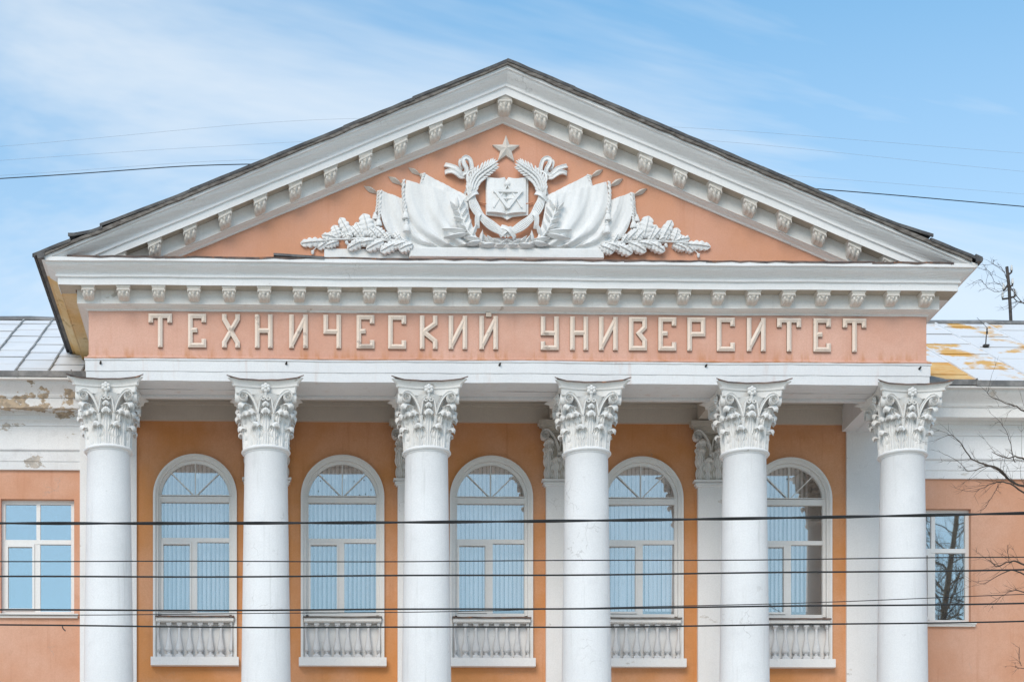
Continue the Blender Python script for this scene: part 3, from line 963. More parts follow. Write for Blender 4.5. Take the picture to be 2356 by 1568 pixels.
# wing windows
for (xc, hw, zb, zt, _), Y, cut in ((LW, YW + .06, 0), (LW2, YW + .06, 0), (RW, YR, 0), (RW2, YR, 0)):
    w = empty('window', (xc, Y, zb), B)
    yg = Y + .16
    m = MB()
    m.box(xc - hw, xc - hw + .085, yg - .03, yg + .05, zb, zt); m.box(xc + hw - .085, xc + hw, yg - .03, yg + .05, zb, zt)
    m.box(xc - hw + .086, xc + hw - .086, yg - .03, yg + .05, zt - .085, zt); m.box(xc - hw + .086, xc + hw - .086, yg - .03, yg + .05, zb, zb + .085)
    m.box(xc - hw + .086, xc + hw - .086, yg - .035, yg + .045, 11.75, 11.85)
    m.box(xc - .045, xc + .045, yg - .025, yg + .045, 11.851, zt - .086)
    m.box(xc - .085, xc + .045, yg - .025, yg + .045, zb + .086, 11.749)
    put('frame', m, 'frame', w)
    m = MB(); a, b, c_, d = xc - hw + .087, xc - .086, zb + .087, 11.748
    for q in ((a, a + .06, c_, d), (b - .05, b, c_, d), (a + .061, b - .051, c_, c_ + .06), (a + .061, b - .051, d - .06, d)):
        m.box(q[0], q[1], yg - .05, yg + .03, q[2], q[3])
    put('sash', m, 'frame', w)
    for q in ((xc - hw + .05, xc, 11.8, zt - .05), (xc, xc + hw - .05, 11.8, zt - .05), (xc - hw + .05, xc - .02, zb + .05, 11.8), (xc - .02, xc + hw - .05, zb + .05, 11.8)):
        put('pane', MB().box(q[0] + .003, q[1] - .003, yg + .012, yg + .02, q[2] + .003, q[3] - .003), 'glass2', w)
    m = MB(); m.box(xc - hw - .10, xc + hw + .10, Y - .10, Y + .13, zb - .055, zb - .01); m.box(xc - hw - .08, xc + hw + .08, Y - .07, Y + .13, zb - .10, zb - .0555)
    put('sill', m, 'cornice', w)

# ------------------------------------------------------------------ wing entablatures and roofs
def wing_run(x0, x1, Y, dz, prof, mat, name):
    m = MB(); rows = []
    for pr, z in prof:
        rows.append([(x0, Y - pr, z + dz), (x1, Y - pr, z + dz)])
    m.grid(rows)
    return put(name, m, mat, B)
wp1 = [(0.0, 13.435), (.06, 13.435), (.06, 13.62), (.075, 13.625), (.075, 13.85), (.09, 13.855), (.115, 13.875), (.115, 13.905), (.02, 13.91), (.02, 14.44), (.05, 14.445)] + arcprof(.055, 14.47, .12, 14.56, 'cyma', 5)
wp2 = [(.12, 14.56), (.15, 14.56), (.15, 14.66), (.20, 14.66), (.21, 14.74), (.46, 14.735), (.46, 14.955), (.49, 14.965), (.49, 14.985)] + arcprof(.50, 14.99, .70, 15.30, 'cyma', 8) + [(.73, 15.305), (.73, 15.355), (0, 15.40)]
wing_run(-34, -8.93, YW + .06, -.03, wp1, 'smudged', 'wing_frieze')
wing_run(-34, -9.00, YW + .06, -.05, wp2, 'worn', 'wing_cornice')
wing_run(9.0, 36, YR, .0, wp1, 'white', 'wing_frieze')
wing_run(9.0, 36, YR, .0, wp2, 'cornice', 'wing_cornice')

def wing_roof(x0, x1, ye, ze, yr, zr, mats, dX, seed, stag, seam_mat, seam_h):
    rr = random.Random(seed)
    wr = empty('wing_roof', (x0, ye, ze), B)
    nrm = Vector((0, -(zr - ze), yr - ye)).normalized(); up = Vector((0, yr - ye, zr - ze)); ln = up.length; up.normalize()
    def pt(x, t, h): return Vector((x, ye, ze)) + Vector((0, 0, 0)) + up * t + nrm * h - Vector((x, 0, 0)) + Vector((x, 0, 0))
    x = x0; ci = 0
    while x < x1 - .01:
        xe = min(x + dX, x1)
        t = 0.0; first = True
        while t < ln - .01:
            step = rr.uniform(.85, 1.15) * stag
            if first and ci % 2: step *= .55
            first = False
            te = min(t + step, ln)
            m = MB(); h0, h1 = .018 + rr.uniform(0, .01), .0 + rr.uniform(0, .006)
            a = [pt(x + .004, t, h0), pt(xe - .004, t, h0 + rr.uniform(-.004, .004)), pt(xe - .004, te + .02, h1), pt(x + .004, te + .02, h1)]
            bq = [p - nrm * .012 for p in a]
            m.add(a + bq, [(0, 1, 2, 3), (7, 6, 5, 4), (0, 4, 5, 1), (1, 5, 6, 2), (2, 6, 7, 3), (3, 7, 4, 0)])
            put('roof_panel', m, mats(x + dX / 2, (t + te) / 2, rr), wr)
            t = te
        m = MB()
        for q in range(5):
            ta, tb = ln * q / 5, ln * (q + 1) / 5 - .01
            j = rr.uniform(-.012, .012)
            a = [pt(x - .022 + j, ta, .006), pt(x + .022 + j, ta, .006), pt(x + .016 + j, ta, seam_h), pt(x - .016 + j, ta, seam_h)]
            bq = [p + up * (tb - ta) for p in a]
            m.add(a + bq, [(0, 1, 2, 3), (7, 6, 5, 4), (0, 4, 5, 1), (1, 5, 6, 2), (2, 6, 7, 3), (3, 7, 4, 0)])
        put('standing_seam', m, seam_mat, wr)
        x = xe; ci += 1
    put('roof_deck', MB().add([pt(x0, 0, -.03), pt(x1, 0, -.03), pt(x1, ln, -.03), pt(x0, ln, -.03)], [(0, 1, 2, 3)]), 'seam', wr)
    back = Vector((0, 8, -2.5))
    put('rear_slope', MB().add([pt(x0, ln, 0), pt(x1, ln, 0), pt(x1, ln, 0) + back, pt(x0, ln, 0) + back], [(0, 1, 2, 3)]), 'seam', wr)
    m = MB(); rows = []
    n = 40
    for k in range(n + 1):
        q = x0 + (x1 - x0) * k / n; dz = rr.uniform(-.018, .012)
        c = pt(q, ln, 0)
        rows.append([c + Vector((0, -.20, -.08 + dz * .5)), c + Vector((0, -.19, -.03 + dz)), c + Vector((0, 0, .085 + dz)), c + Vector((0, .2, .0)), c + Vector((0, .2, -.05))])
    m.grid(rows)
    put('ridge_cap', m, 'gutter', wr)
    # box gutter in lengths along the eave
    x = x0
    while x < x1 - .05:
        xe = min(x + rr.uniform(1.15, 1.35), x1)
        dz = rr.uniform(-.012, .012)
        m = MB(); c = Vector((0, ye, ze))
        pr = [(.12, -.02), (-.04, -.02), (-.05, .105), (-.01, .118), (.03, .10), (.10, .06)]
        rows = [[(q, ye + a, ze - .07 + dz + b) for a, b in pr] for q in (x + .006, xe - .006)]
        m.grid(rows)
        m.box(xe - .012, xe + .014, ye - .062, ye + .03, ze - .10 + dz, ze + .058 + dz)
        put('gutter', m, 'gutter', wr)
        x = xe
    put('eave_board', MB().box(x0, x1, ye - .02, ye + .3, ze - .135, ze - .095), 'cornice', wr)
    return wr
wing_roof(-33.9, -8.93, 2.02, 15.36, 8.7, 19.06, lambda x, t, r: 'roofwhite', .745, 3, 1.0, 'seam', .05)
def rmat(x, t, r):
    if x < 11.0 and t < 2.9: return 'roofrust'
    if x < 12.7 and 2.2 < t < 5.2: return 'roofpatch'
    return 'roofstain'
wing_roof(8.51, 35.9, 2.43, 15.44, 9.0, 19.26, rmat, 1.32, 5, 1.55, 'roofwhite', .045)
# dark valley sheet where the right roof meets the portico
put('valley_sheet', MB().add([(8.93, 1.2, 15.02), (9.0, 2.3, 15.75), (10.4, 2.25, 15.42), (9.9, 1.9, 15.26), (8.93, 1.2, 15.05), (9.0, 2.3, 15.72), (10.4, 2.25, 15.39), (9.9, 1.9, 15.23)],
    [(0, 1, 2, 3), (7, 6, 5, 4), (0, 4, 5, 1), (1, 5, 6, 2), (2, 6, 7, 3), (3, 7, 4, 0)]), 'gutter', B)

# ================================================================== BLINDS behind the arched windows
SLAT = [MB().add([(-.043, -.006 + .012 * 0, 0), (0, -.012, 0), (.043, -.006, 0), (.043, -.004, 0), (0, -.010, 0), (-.043, -.004, 0),
                  (-.043, -.006, 3.67), (0, -.012, 3.67), (.043, -.006, 3.67), (.043, -.004, 3.67), (0, -.010, 3.67), (-.043, -.004, 3.67)],
                 [(0, 1, 7, 6), (1, 2, 8, 7), (2, 3, 9, 8), (3, 4, 10, 9), (4, 5, 11, 10), (5, 0, 6, 11)]).mesh('slat')]
blab = ['pale vertical blind with open slats behind the leftmost arched window', 'pale vertical blind behind the second arched window, left of the middle one',
        'pale vertical blind behind the middle arched window under the centre of the pediment', 'nearly closed pale vertical blind behind the fourth arched window from the left',
        'pale vertical blind drawn partly aside behind the rightmost arched window']
for wi, x in enumerate(WINX):
    b = empty('vertical_blind', (x, YW + .42, 10.14), label=blab[wi], category='blind', group='blinds behind the arched windows')
    put('head_rail', MB().box(x - 1.02, x + 1.02, YW + .39, YW + .45, 13.99, 14.05), 'frame', b)
    n = 21
    for k in range(n):
        u = -1.0 + 2.0 * k / (n - 1)
        ang = [40, 43, 18, 8, 36][wi] + rnd.uniform(-8, 8)
        if wi == 4 and k > 15: continue
        if wi in (0, 1) and k in (2, 3): ang += 20
        put('slat', SLAT[0], 'blind', b, (x + u + rnd.uniform(-.008, .008), YW + .42, 10.32), rot=(0, 0, R(ang)))

# ================================================================== LETTERING
def ridge_stroke(m, pts, w, hb, hr, y, closed=False):
    """chiselled stroke: side walls hb deep, then two slopes up to a ridge; mitred at corners"""
    P = [Vector(p) for p in pts]; n = len(P); rows = []
    for i in range(n):
        if closed:
            a = (P[i] - P[i - 1]).normalized(); b = (P[(i + 1) % n] - P[i]).normalized()
        else:
            a = (P[i] - P[i - 1]).normalized() if i else (P[1] - P[0]).normalized()
            b = (P[i + 1] - P[i]).normalized() if i < n - 1 else a
        na, nb_ = Vector((-a.y, a.x)), Vector((-b.y, b.x))
        k = na + nb_
        k = k / max(.25, k.dot(na))
        l, r = P[i] + k * w / 2, P[i] - k * w / 2
        rows.append([(l.x, y, l.y), (l.x, y - hb, l.y), (P[i].x, y - hr, P[i].y), (r.x, y - hb, r.y), (r.x, y, r.y)])
    if closed: rows.append(rows[0])
    o = len(m.v)
    if not closed:      # hipped ends
        for e, s in ((0, 1), (n - 1, -1)):
            d = (P[1] - P[0]).normalized() if e == 0 else (P[n - 1] - P[n - 2]).normalized()
            q = list(rows[e]); c = P[e] + d * s * w * .35
            q[2] = (c.x, y - hr, c.y); rows[e] = q
    f0 = len(m.f)
    m.grid(rows)
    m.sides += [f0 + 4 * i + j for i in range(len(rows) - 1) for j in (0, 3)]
    if not closed:
        for e in (0, n - 1):
            b = o + e * 5
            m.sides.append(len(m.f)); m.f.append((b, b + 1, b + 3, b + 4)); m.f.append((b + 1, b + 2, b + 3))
G = {
 'Т': ([[(0, .76), (0, 1), (1, 1), (1, .76)], [(.5, .98), (.5, 0)]], 1.30),
 'Е': ([[(1, .78), (1, 1), (0, 1), (0, 0), (1, 0), (1, .22)], [(.02, .52), (.52, .52)]], 1),
 'Х': ([[(0, 1), (0, .90), (1, .10), (1, 0)], [(1, 1), (1, .90), (0, .10), (0, 0)]], 1),
 'Н': ([[(0, 1), (0, 0)], [(1, 1), (1, 0)], [(.02, .52), (.98, .52)]], 1),
 'И': ([[(0, 1), (0, 0)], [(1, 1), (1, 0)], [(.04, .06), (.96, .94)]], 1),
 'Й': ([[(0, 1), (0, 0)], [(1, 1), (1, 0)], [(.04, .06), (.96, .94)], [(.30, 1.13), (.70, 1.13)]], 1),
 'Ч': ([[(0, 1), (0, .50), (.98, .50)], [(1, 1), (1, 0)]], 1),
 'С': ([[(1, .78), (1, 1), (0, 1), (0, 0), (1, 0), (1, .22)]], 1),
 'К': ([[(0, 1), (0, 0)], [(1, 1), (1, .80), (.12, .52), (1, .20), (1, 0)]], 1),
 'У': ([[(0, 1), (0, .50), (.98, .50)], [(1, 1), (1, 0), (0, 0), (0, .22)]], 1),
 'В': ([[(0, 0), (0, 1), (1, 1), (1, .72), (.58, .52), (1, .27), (1, 0)]], 1),
 'Р': ([[(0, 0), (0, 1), (1, 1), (1, .50), (.02, .50)]], 1),
}
S = empty('sign_lettering', (0, YF, 15.02), label='raised cream Cyrillic letters spelling two words along the salmon frieze', category='sign lettering')
seq = [('Т', 381.5, 442), ('Е', 483, 529.5), ('Х', 570, 616), ('Н', 654.5, 700), ('И', 742.5, 790.3), ('Ч', 830.6, 876), ('Е', 915.7, 961.7), ('С', 997, 1043.5), ('К', 1078.6, 1124), ('И', 1153, 1200.8), ('Й', 1232, 1280),
       ('У', 1390.5, 1437), ('Н', 1466.4, 1513), ('И', 1541, 1589.5), ('В', 1618.3, 1665), ('Е', 1694.7, 1741.4), ('Р', 1769.8, 1816.5), ('С', 1846.3, 1893), ('И', 1924, 1972.7), ('Т', 2002.5, 2065.3), ('Е', 2097, 2142.5), ('Т', 2173, 2234.6)]
K = .0082
for ch, a, b in seq:
    xl, xr = (a - 1310.4) * K, (b - 1310.4) * K
    st = .098; z0, z1 = 15.055, 15.765
    m = MB(); m.sides = []; ux0, ux1 = xl + st / 2, xr - st / 2; uz0, uz1 = z0 + st / 2, z1 - st / 2
    for s_ in G[ch][0]:
        pts = []
        for u, v in s_:
            zz = uz0 + (uz1 - uz0) * v
            # open ends reach the full height
            pts.append((ux0 + (ux1 - ux0) * u, zz))
        if pts[0][1] == uz1 and abs(pts[0][0] - pts[1][0]) < 1e-6: pts[0] = (pts[0][0], z1)
        if pts[0][1] == uz0 and abs(pts[0][0] - pts[1][0]) < 1e-6: pts[0] = (pts[0][0], z0)
        if abs(pts[-1][1] - uz0) < 1e-9 and abs(pts[-1][0] - pts[-2][0]) < 1e-6: pts[-1] = (pts[-1][0], z0)
        cl = ch == 'В'
        if cl: pts[0] = (pts[0][0], uz0); pts[-1] = (pts[-1][0], uz0)
        ridge_stroke(m, pts, st, .044, .080, YF - .002, cl)
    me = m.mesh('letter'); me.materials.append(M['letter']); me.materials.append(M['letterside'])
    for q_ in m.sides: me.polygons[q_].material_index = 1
    put('letter', me, None, S)

# ================================================================== EMBLEM in the pediment
EM = empty('stucco_emblem', (-.08, YF, 17.0), label='white stucco emblem of star, open book, wreath, flags and oak sprays in the pediment', category='relief emblem')
EX, EK = -.08, .00819
def ez(sy): return 1.6 + (2270 - sy / 1.1222) * .009189
def cv(z):
    ox, oy, sc = z
    return lambda x, y: ((ox + x / sc - 1301) * EK, ez(oy + y / sc))     # relative x, absolute z
Z2 = cv((760, 380, 4.207)); C1 = cv((1180, 420, 6.533)); C2 = cv((770, 530, 7.3625)); C3 = cv((1040, 400, 9.06))
YE = YF + .004

def relief(Lp, Rp, nx, ny, hf, sx):
    """bumped sheet between two edge curves with skirts down to the wall; sx mirrors it"""
    Lq, Rq = bez(Lp, 10), bez(Rp, 10)
    def at(c, t):
        f = t * (len(c) - 1); i = min(int(f), len(c) - 2); k = f - i
        return (c[i][0] + (c[i + 1][0] - c[i][0]) * k, c[i][1] + (c[i + 1][1] - c[i][1]) * k)
    rows = []
    for j in range(ny + 1):
        t = j / ny; a, b = at(Lq, t), at(Rq, t); r = []
        for i in range(nx + 1):
            s = i / nx
            r.append((EX + sx * (a[0] + (b[0] - a[0]) * s), YE - hf(s, t), a[1] + (b[1] - a[1]) * s))
        rows.append(r)
    m = MB(); m.grid(rows)
    def skirt(line):
        o = len(m.v)
        m.v += line + [(x, YE + .002, z) for x, y, z in line]
        n = len(line)
        for i in range(n - 1): m.f.append((o + i, o + i + 1, o + n + i + 1, o + n + i))
    skirt(rows[0]); skirt(rows[-1]); skirt([r[0] for r in rows]); skirt([r[-1] for r in rows])
    return m
def PL(f, L): return [f(*p) for p in L]

# pedestal
m = MB()
m.box(EX + (832.5 - 1301) * EK, EX + (1051 - 1301) * EK, YF - .05, YF + .01, ez(672), ez(648))
m.box(EX + (1051 - 1301) * EK, EX + (1552 - 1301) * EK, YF - .16, YF + .01, ez(672), ez(648))
m.box(EX + (1053 - 1301) * EK, EX + (1550 - 1301) * EK, YF - .185, YF - .16, ez(672), ez(652))
put('pedestal', m, 'relief', EM)
put('ground_slab', MB().box(EX + (1030 - 1301) * EK, EX + (1560 - 1301) * EK, YF - .07, YF + .01, ez(648) + .001, ez(618)), 'relief', EM)

def folds(ph, amp, base, k, curve):
    def f(s, t):
        e = min(1, s * 9) * .4 + .6
        v = math.sin((s * k + curve * t * t + ph) * 2 * pi)
        return (base + amp * (v * abs(v) ** .2) * (.25 + .75 * t) + .016 * math.sin(s * 23 + t * 9) * t + .008 * math.sin(s * 47 - t * 14) + .05 * math.sin(pi * t) * s) * (1 - .1 * (1 - e))
    return f
for sx in (-1, 1):
    dmir = (lambda L: [(-x if sx > 0 else x, z) for x, z in L])
    mx = -1 * sx      # left-hand coordinates have negative x
    def F(Lp, Rp, nx, ny, hf): return relief([(x, z) for x, z in Lp], [(x, z) for x, z in Rp], nx, ny, hf, 1 if sx < 0 else -1)
    f3 = F(PL(Z2, [(1400, 320), (1378, 390), (1355, 455), (1400, 540), (1500, 640)]), PL(Z2, [(1850, 550), (1860, 580), (1870, 610), (1880, 640), (1890, 680)]), 26, 12, folds(.2, .035, .095, 2.2, .2))
    put('flag', f3.mesh('flag', smooth=60), 'relief', EM)
    f2 = F(PL(Z2, [(1190, 400), (1172, 520), (1172, 650), (1200, 770), (1260, 900), (1350, 1000), (1500, 1095)]), PL(Z2, [(1840, 570), (1855, 660), (1870, 760), (1890, 860), (1920, 950), (1950, 1030), (1980, 1100)]), 36, 26, folds(.05, .070, .15, 2.6, -.55))
    put('flag', f2.mesh('flag', smooth=60), 'relief', EM)
    f1 = F(PL(Z2, [(932, 510), (915, 610), (908, 700), (925, 800), (955, 890), (1010, 980), (1090, 1050)]), PL(Z2, [(1180, 600), (1230, 690), (1290, 790), (1350, 890), (1410, 980), (1480, 1050), (1560, 1098)]), 22, 24, folds(.3, .055, .11, 1.9, -.4))
    put('flag', f1.mesh('flag', smooth=60), 'relief', EM)
    sg = 1 if sx < 0 else -1
    # spears
    for tip, mid, base, wd in (((735, 440), (800, 485), (885, 520), 46), ((1000, 335), (1060, 375), (1140, 418), 50), ((1218, 237), (1268, 270), (1345, 315), 44)):
        t, c, b = [Vector(Z2(*p)) for p in (tip, mid, base)]
        d = (b - t).normalized(); n_ = Vector((-d.y, d.x)); w = wd * 1.3 / 4.207 * EK / 2
        m = MB()
        ring_ = []
        for q, (al, wk, hk) in enumerate(((0, .02, .02), (.25, .7, .07), (.45, 1.0, .085), (.7, .75, .075), (.9, .38, .06), (1.0, .34, .06))):
            p = t + (b - t) * al
            ring_.append([(EX + sg * (p.x + n_.x * w * wk), YE - .02, p.y + n_.y * w * wk), (EX + sg * p.x, YE - .02 - hk, p.y), (EX + sg * (p.x - n_.x * w * wk), YE - .02, p.y - n_.y * w * wk), (EX + sg * p.x, YE + .01, p.y)])
        m.grid(ring_, closed=True)
        b2 = b + d * .30
        m.tube([(EX + sg * b.x, YE - .05, b.y), (EX + sg * b2.x, YE - .055, b2.y)], .028, 8)
        for q in (.03, .075, .12):
            cc = b + d * q
            m.tube([(EX + sg * (cc.x - d.x * .012), YE - .05, cc.y - d.y * .012), (EX + sg * (cc.x + d.x * .012), YE - .05, cc.y + d.y * .012)], .045, 8)
        put('spear', m, 'spear', EM)
    # cords and tassels
    for pts, yb in (([(895, 500), (885, 580), (880, 660), (868, 735)], .06), ([(915, 510), (905, 640), (900, 740), (895, 810)], .12), ([(1165, 400), (1155, 520), (1160, 620), (1165, 740)], .16), ([(1170, 640), (1180, 740), (1188, 820), (1190, 880)], .19), ([(1385, 315), (1368, 370), (1350, 440)], .09)):
        P_ = [Vector(p) for p in bez(PL(Z2, pts), 8)]
        m = MB(); n = len(P_)
        for ph in (0, pi):
            tw = []
            for i, p in enumerate(P_):
                a = i * .9 + ph
                tw.append((EX + sg * (p.x + .018 * math.cos(a)), YE - yb - .018 * math.sin(a), p.y))
            m.tube(tw, .020, 6)
        put('cord', m, 'relief', EM)
    for (x, y), yb, s in (((855, 775), .07, 1.0), ((893, 850), .12, 1.1), ((1180, 785), .20, 1.15), ((1190, 925), .22, 1.25)):
        px, pz = Z2(x, y)
        m = MB(); rows = []
        for r, z in ((.012, .085), (.030, .075), (.034, .06), (.026, .05), (.040, .035), (.052, -.01), (.066, -.06), (.060, -.075), (.001, -.07)):
            rows.append([(r * s * (1 + .08 * math.cos(8 * a * pi / 12)) * math.cos(a * pi / 12), r * s * .9 * math.sin(a * pi / 12), z * s) for a in range(24)])
        m.grid(rows, closed=True)
        put('tassel', m.mesh('tassel', smooth=40), 'relief', EM, (EX + sg * px, YE - yb, pz))
    # wheat sheaf of the wreath
    path = bez(PL(C1, [(590, 85), (490, 150), (370, 230), (275, 320), (225, 420), (200, 520)]), 8)
    grain = MB()
    rr = random.Random(5)
    for row in range(13):
        t = row / 12.5; f = t * (len(path) - 1); i = min(int(f), len(path) - 2)
        p = Vector(path[i]); d = (Vector(path[i + 1]) - p).normalized(); n_ = Vector((-d.y, d.x))
        wid = (.55 + .75 * math.sin(pi * min(1, t + .12) * .8)) * .092
        for k in (-1, -.5, 0, .5, 1):
            c = p + n_ * k * wid + d * .02 * abs(k)
            ax = (-d + n_ * k * .75).normalized(); bx_ = Vector((-ax.y, ax.x))
            rows = []
            for q in range(5):
                u = -1 + 2 * q / 4; rad = .024 * math.sqrt(max(.02, 1 - u * u * .98))
                yb = YE - .17 - .05 * (1 - abs(k)) - .02 * (q / 4)
                rows.append([(EX + sg * (c.x + ax.x * u * .075 + bx_.x * rad * math.cos(a)), yb - rad * 1.1 * math.sin(a), c.y + ax.y * u * .075 + bx_.y * rad * math.cos(a)) for a in [z * 2 * pi / 6 for z in range(6)]])
            grain.grid(rows, closed=True)
    core = MB(); 
    n = len(path); rows = []
    for i in range(n):
        p = Vector(path[i]); d = (Vector(path[min(i + 1, n - 1)]) - Vector(path[max(i - 1, 0)])).normalized(); n_ = Vector((-d.y, d.x))
        w = .085 * (.35 + .65 * min(1, i / n * 2.5))
        rows.append([(EX + sg * (p.x + n_.x * w * a), YE - b - (.07 if b else 0), p.y + n_.y * w * a) for a, b in ((-1, 0), (-1, .06), (-.5, .11), (0, .125), (.5, .11), (1, .06), (1, 0))])
    core.grid(rows)
    grain.add(core.v, core.f)
    put('wheat_ear', grain.mesh('wheat_ear', smooth=50), 'relief', EM)
    # stalks bound below
    spath = bez(PL(C1, [(225, 430), (195, 540), (205, 660), (245, 790), (325, 930), (430, 1040), (560, 1140), (690, 1215), (800, 1255)]), 7)
    for k in range(6):
        o_ = (k - 2.5) * .029
        pts = []
        for i, p in enumerate(spath):
            p = Vector(p); d = (Vector(spath[min(i + 1, len(spath) - 1)]) - Vector(spath[max(i - 1, 0)])).normalized(); n_ = Vector((-d.y, d.x))
            q = p + n_ * o_ * (1 + .15 * math.sin(i * .35))
            pts.append((EX + sg * q.x, YE - .17 - .03 * math.cos(o_ * 14), q.y))
        put('stalk', MB().tube(pts, .018, 6).mesh('stalk', smooth=60), 'relief', EM)
    # wrapping bands
    def bnd(name, pts, w, h, y0):
        P_ = [(EX + sg * x, z) for x, z in bez(pts, 7)]
        m = MB(); band(P_, w, h, lambda t: YE - y0 - .10 * math.sin(pi * t), m)
        return put(name, m.mesh(name, smooth=40), 'relief', EM)
    bnd('ribbon', PL(C1, [(310, 560), (240, 600), (170, 650), (95, 700)]), .085, .03, .135)
    bnd('ribbon', PL(C1, [(385, 905), (330, 930), (290, 1010), (300, 1160)]), .10, .03, .13)
    bnd('ribbon', PL(C1, [(690, 1135), (780, 1190), (860, 1260), (930, 1325)]) if sx < 0 else PL(C1, [(690, 1150), (800, 1220), (900, 1290)]), .085, .03, .155 if sx < 0 else .13)
    # bow with forked ends
    bnd('ribbon', PL(C3, [(1560, 420), (1555, 310), (1510, 190), (1420, 150), (1350, 200), (1375, 300), (1430, 390), (1420, 470), (1340, 500)]), .085, .07, .03)
    bnd('ribbon', PL(C3, [(1410, 500), (1330, 510), (1250, 440), (1180, 385), (1090, 345), (1000, 300), (930, 265)]), .085, .05, .02)
    bnd('ribbon', PL(C3, [(1400, 545), (1300, 565), (1200, 510), (1110, 465), (1020, 445), (935, 450)]), .085, .05, .025)
    bnd('ribbon', PL(C3, [(1350, 380), (1285, 330), (1270, 230), (1310, 180), (1360, 200)]), .05, .045, .015)
    bnd('ribbon', PL(C3, [(1640, 350), (1560, 430), (1470, 500), (1440, 640), (1470, 760), (1440, 880), (1400, 960)]), .05, .05, .05)
    # laurel sprays
    lau = MB(); rows = []
    nl = 9
    for i in range(nl + 1):
        t = i / nl; w = .5 * math.sin(pi * t ** .8) + .004
        rows.append([(t, -(.02 + (.10 + .14 * math.sin(pi * t)) * (1 - abs(s)) * .8), w * .34 * s) if abs(s) < 1 else (t, .10, w * .34 * s) for s in (-1, -.55, 0, .55, 1)])
    lau.grid(rows); LAU = lau.mesh('laurel_leaf', smooth=45)
    lv = [((1745, 720), (1735, 600)), ((1735, 730), (1660, 650)), ((1760, 730), (1815, 620)), ((1770, 790), (1690, 740)), ((1790, 800), (1850, 700)), ((1800, 850), (1700, 820)), ((1815, 870), (1860, 770)),
          ((1830, 930), (1720, 880)), ((1840, 960), (1575, 945)), ((1850, 985), (1590, 1040)), ((1850, 960), (1890, 840)), ((1900, 1010), (1950, 880)), ((1980, 1050), (1810, 1030)), ((1990, 1075), (1825, 1105)),
          ((2000, 1080), (2010, 950)), ((2080, 1090), (2020, 1000)), ((2140, 1085), (2060, 1010)), ((2150, 1100), (1990, 1120)), ((2230, 1095), (2120, 1060)), ((2200, 1105), (2290, 1050)), ((2260, 1110), (2160, 1120))]
    for (bx_, by_), (tx_, ty_) in lv:
        b, t = Vector(Z2(bx_, by_)), Vector(Z2(tx_, ty_)); d = t - b
        ang = math.atan2(d.y, sg * d.x)
        put('laurel_leaf', LAU, 'relief', EM, (EX + sg * b.x, YE - .235, b.y), rot=(0, -ang, 0), scale=(d.length, .34, max(.20, min(.36, d.length * 1.1))))
    m = MB(); P_ = bez(PL(Z2, [(2260, 1100), (2120, 1098), (1990, 1078), (1880, 1000), (1820, 900), (1775, 800), (1748, 715)]), 6)
    m.tube([(EX + sg * x, YE - .24, z) for x, z in P_], .018, 6)
    put('laurel_stem', m, 'relief', EM)
    # oak spray
    if sx < 0 or True:
        oak = MB(); rows = []; nv = 26
        for i in range(nv + 1):
            t = i / nv
            env = (.30 + .70 * math.sin(pi * min(1, (t * .93 + .05))) ** .7) * (1 if t < .93 else max(.05, 1 - ((t - .93) / .07) ** 2 * .9))
            lob = .60 + .40 * abs(math.sin(t * pi * 4.2)) ** .7
            w = .5 * env * lob
            rb = .05 + .10 * math.sin(pi * min(1, t * 1.05)) + .03 * abs(math.sin(t * pi * 4.2))
            cr_ = [(t, .16, -w)]
            for s in (-.92, -.5, -.12, 0, .12, .5, .92):
                h = rb * (1 - .55 * abs(s) ** 1.5) + (.05 if s == 0 else 0) - (.035 if abs(s) == .12 else 0)
                cr_.append((t + (.05 * abs(s) if abs(s) > .3 else 0), -h, w * s))
            cr_.append((t, .16, w)); rows.append(cr_)
        oak.grid(rows); n_ = 9; k = len(oak.v)
        oak.f.append(tuple(range(9))); oak.f.append(tuple(k - 9 + i for i in range(9)))
        OAK = oak.mesh('oak_leaf', smooth=50)
        for (bx_, by_), (tx_, ty_), w, yo in (((470, 735), (25, 775), 150, .05), ((700, 690), (420, 630), 120, .07), ((735, 690), (640, 440), 165, .06), ((960, 670), (765, 310), 165, .09), ((1310, 650), (1205, 245), 230, .12),
                ((1330, 640), (1395, 345), 140, .09), ((1200, 690), (1060, 400), 150, .10), ((1620, 700), (1415, 495), 150, .13), ((900, 700), (810, 545), 110, .07), ((740, 745), (490, 830), 120, .08), ((560, 730), (345, 865), 120, .05),
                ((1220, 730), (905, 890), 150, .12), ((1590, 750), (1265, 905), 150, .13), ((1850, 790), (1530, 945), 165, .15), ((2130, 830), (1880, 930), 160, .19), ((1000, 690), (890, 640), 110, .12), ((1900, 770), (1790, 590), 100, .14), ((1150, 680), (980, 470), 130, .11), ((1450, 690), (1300, 520), 140, .14), ((640, 715), (560, 560), 100, .06), ((1050, 720), (1040, 860), 100, .13), ((1400, 740), (1130, 800), 110, .14), ((1700, 740), (1600, 600), 110, .15), ((2000, 790), (1760, 870), 120, .18)):
            b, t = Vector(C2(bx_, by_)), Vector(C2(tx_, ty_)); d = t - b
            ang = math.atan2(d.y, sg * d.x)
            put('oak_leaf', OAK, 'relief', EM, (EX + sg * b.x, YE - yo, b.y), rot=(R(rnd.uniform(-6, 6)), -ang, 0), scale=(d.length, .42, w / 7.3625 * EK * 1.35))
        m = MB(); P_ = bez(PL(C2, [(2150, 850), (1950, 765), (1700, 735), (1500, 725), (1300, 705), (1050, 705), (850, 715), (620, 720), (420, 745)]), 6)
        m.tube([(EX + sg * x, YE - .13 - .03 * (1 - i / len(P_)), z) for i, (x, z) in enumerate(P_)], [.030 - .016 * i / len(P_) for i in range(len(P_))], 7)
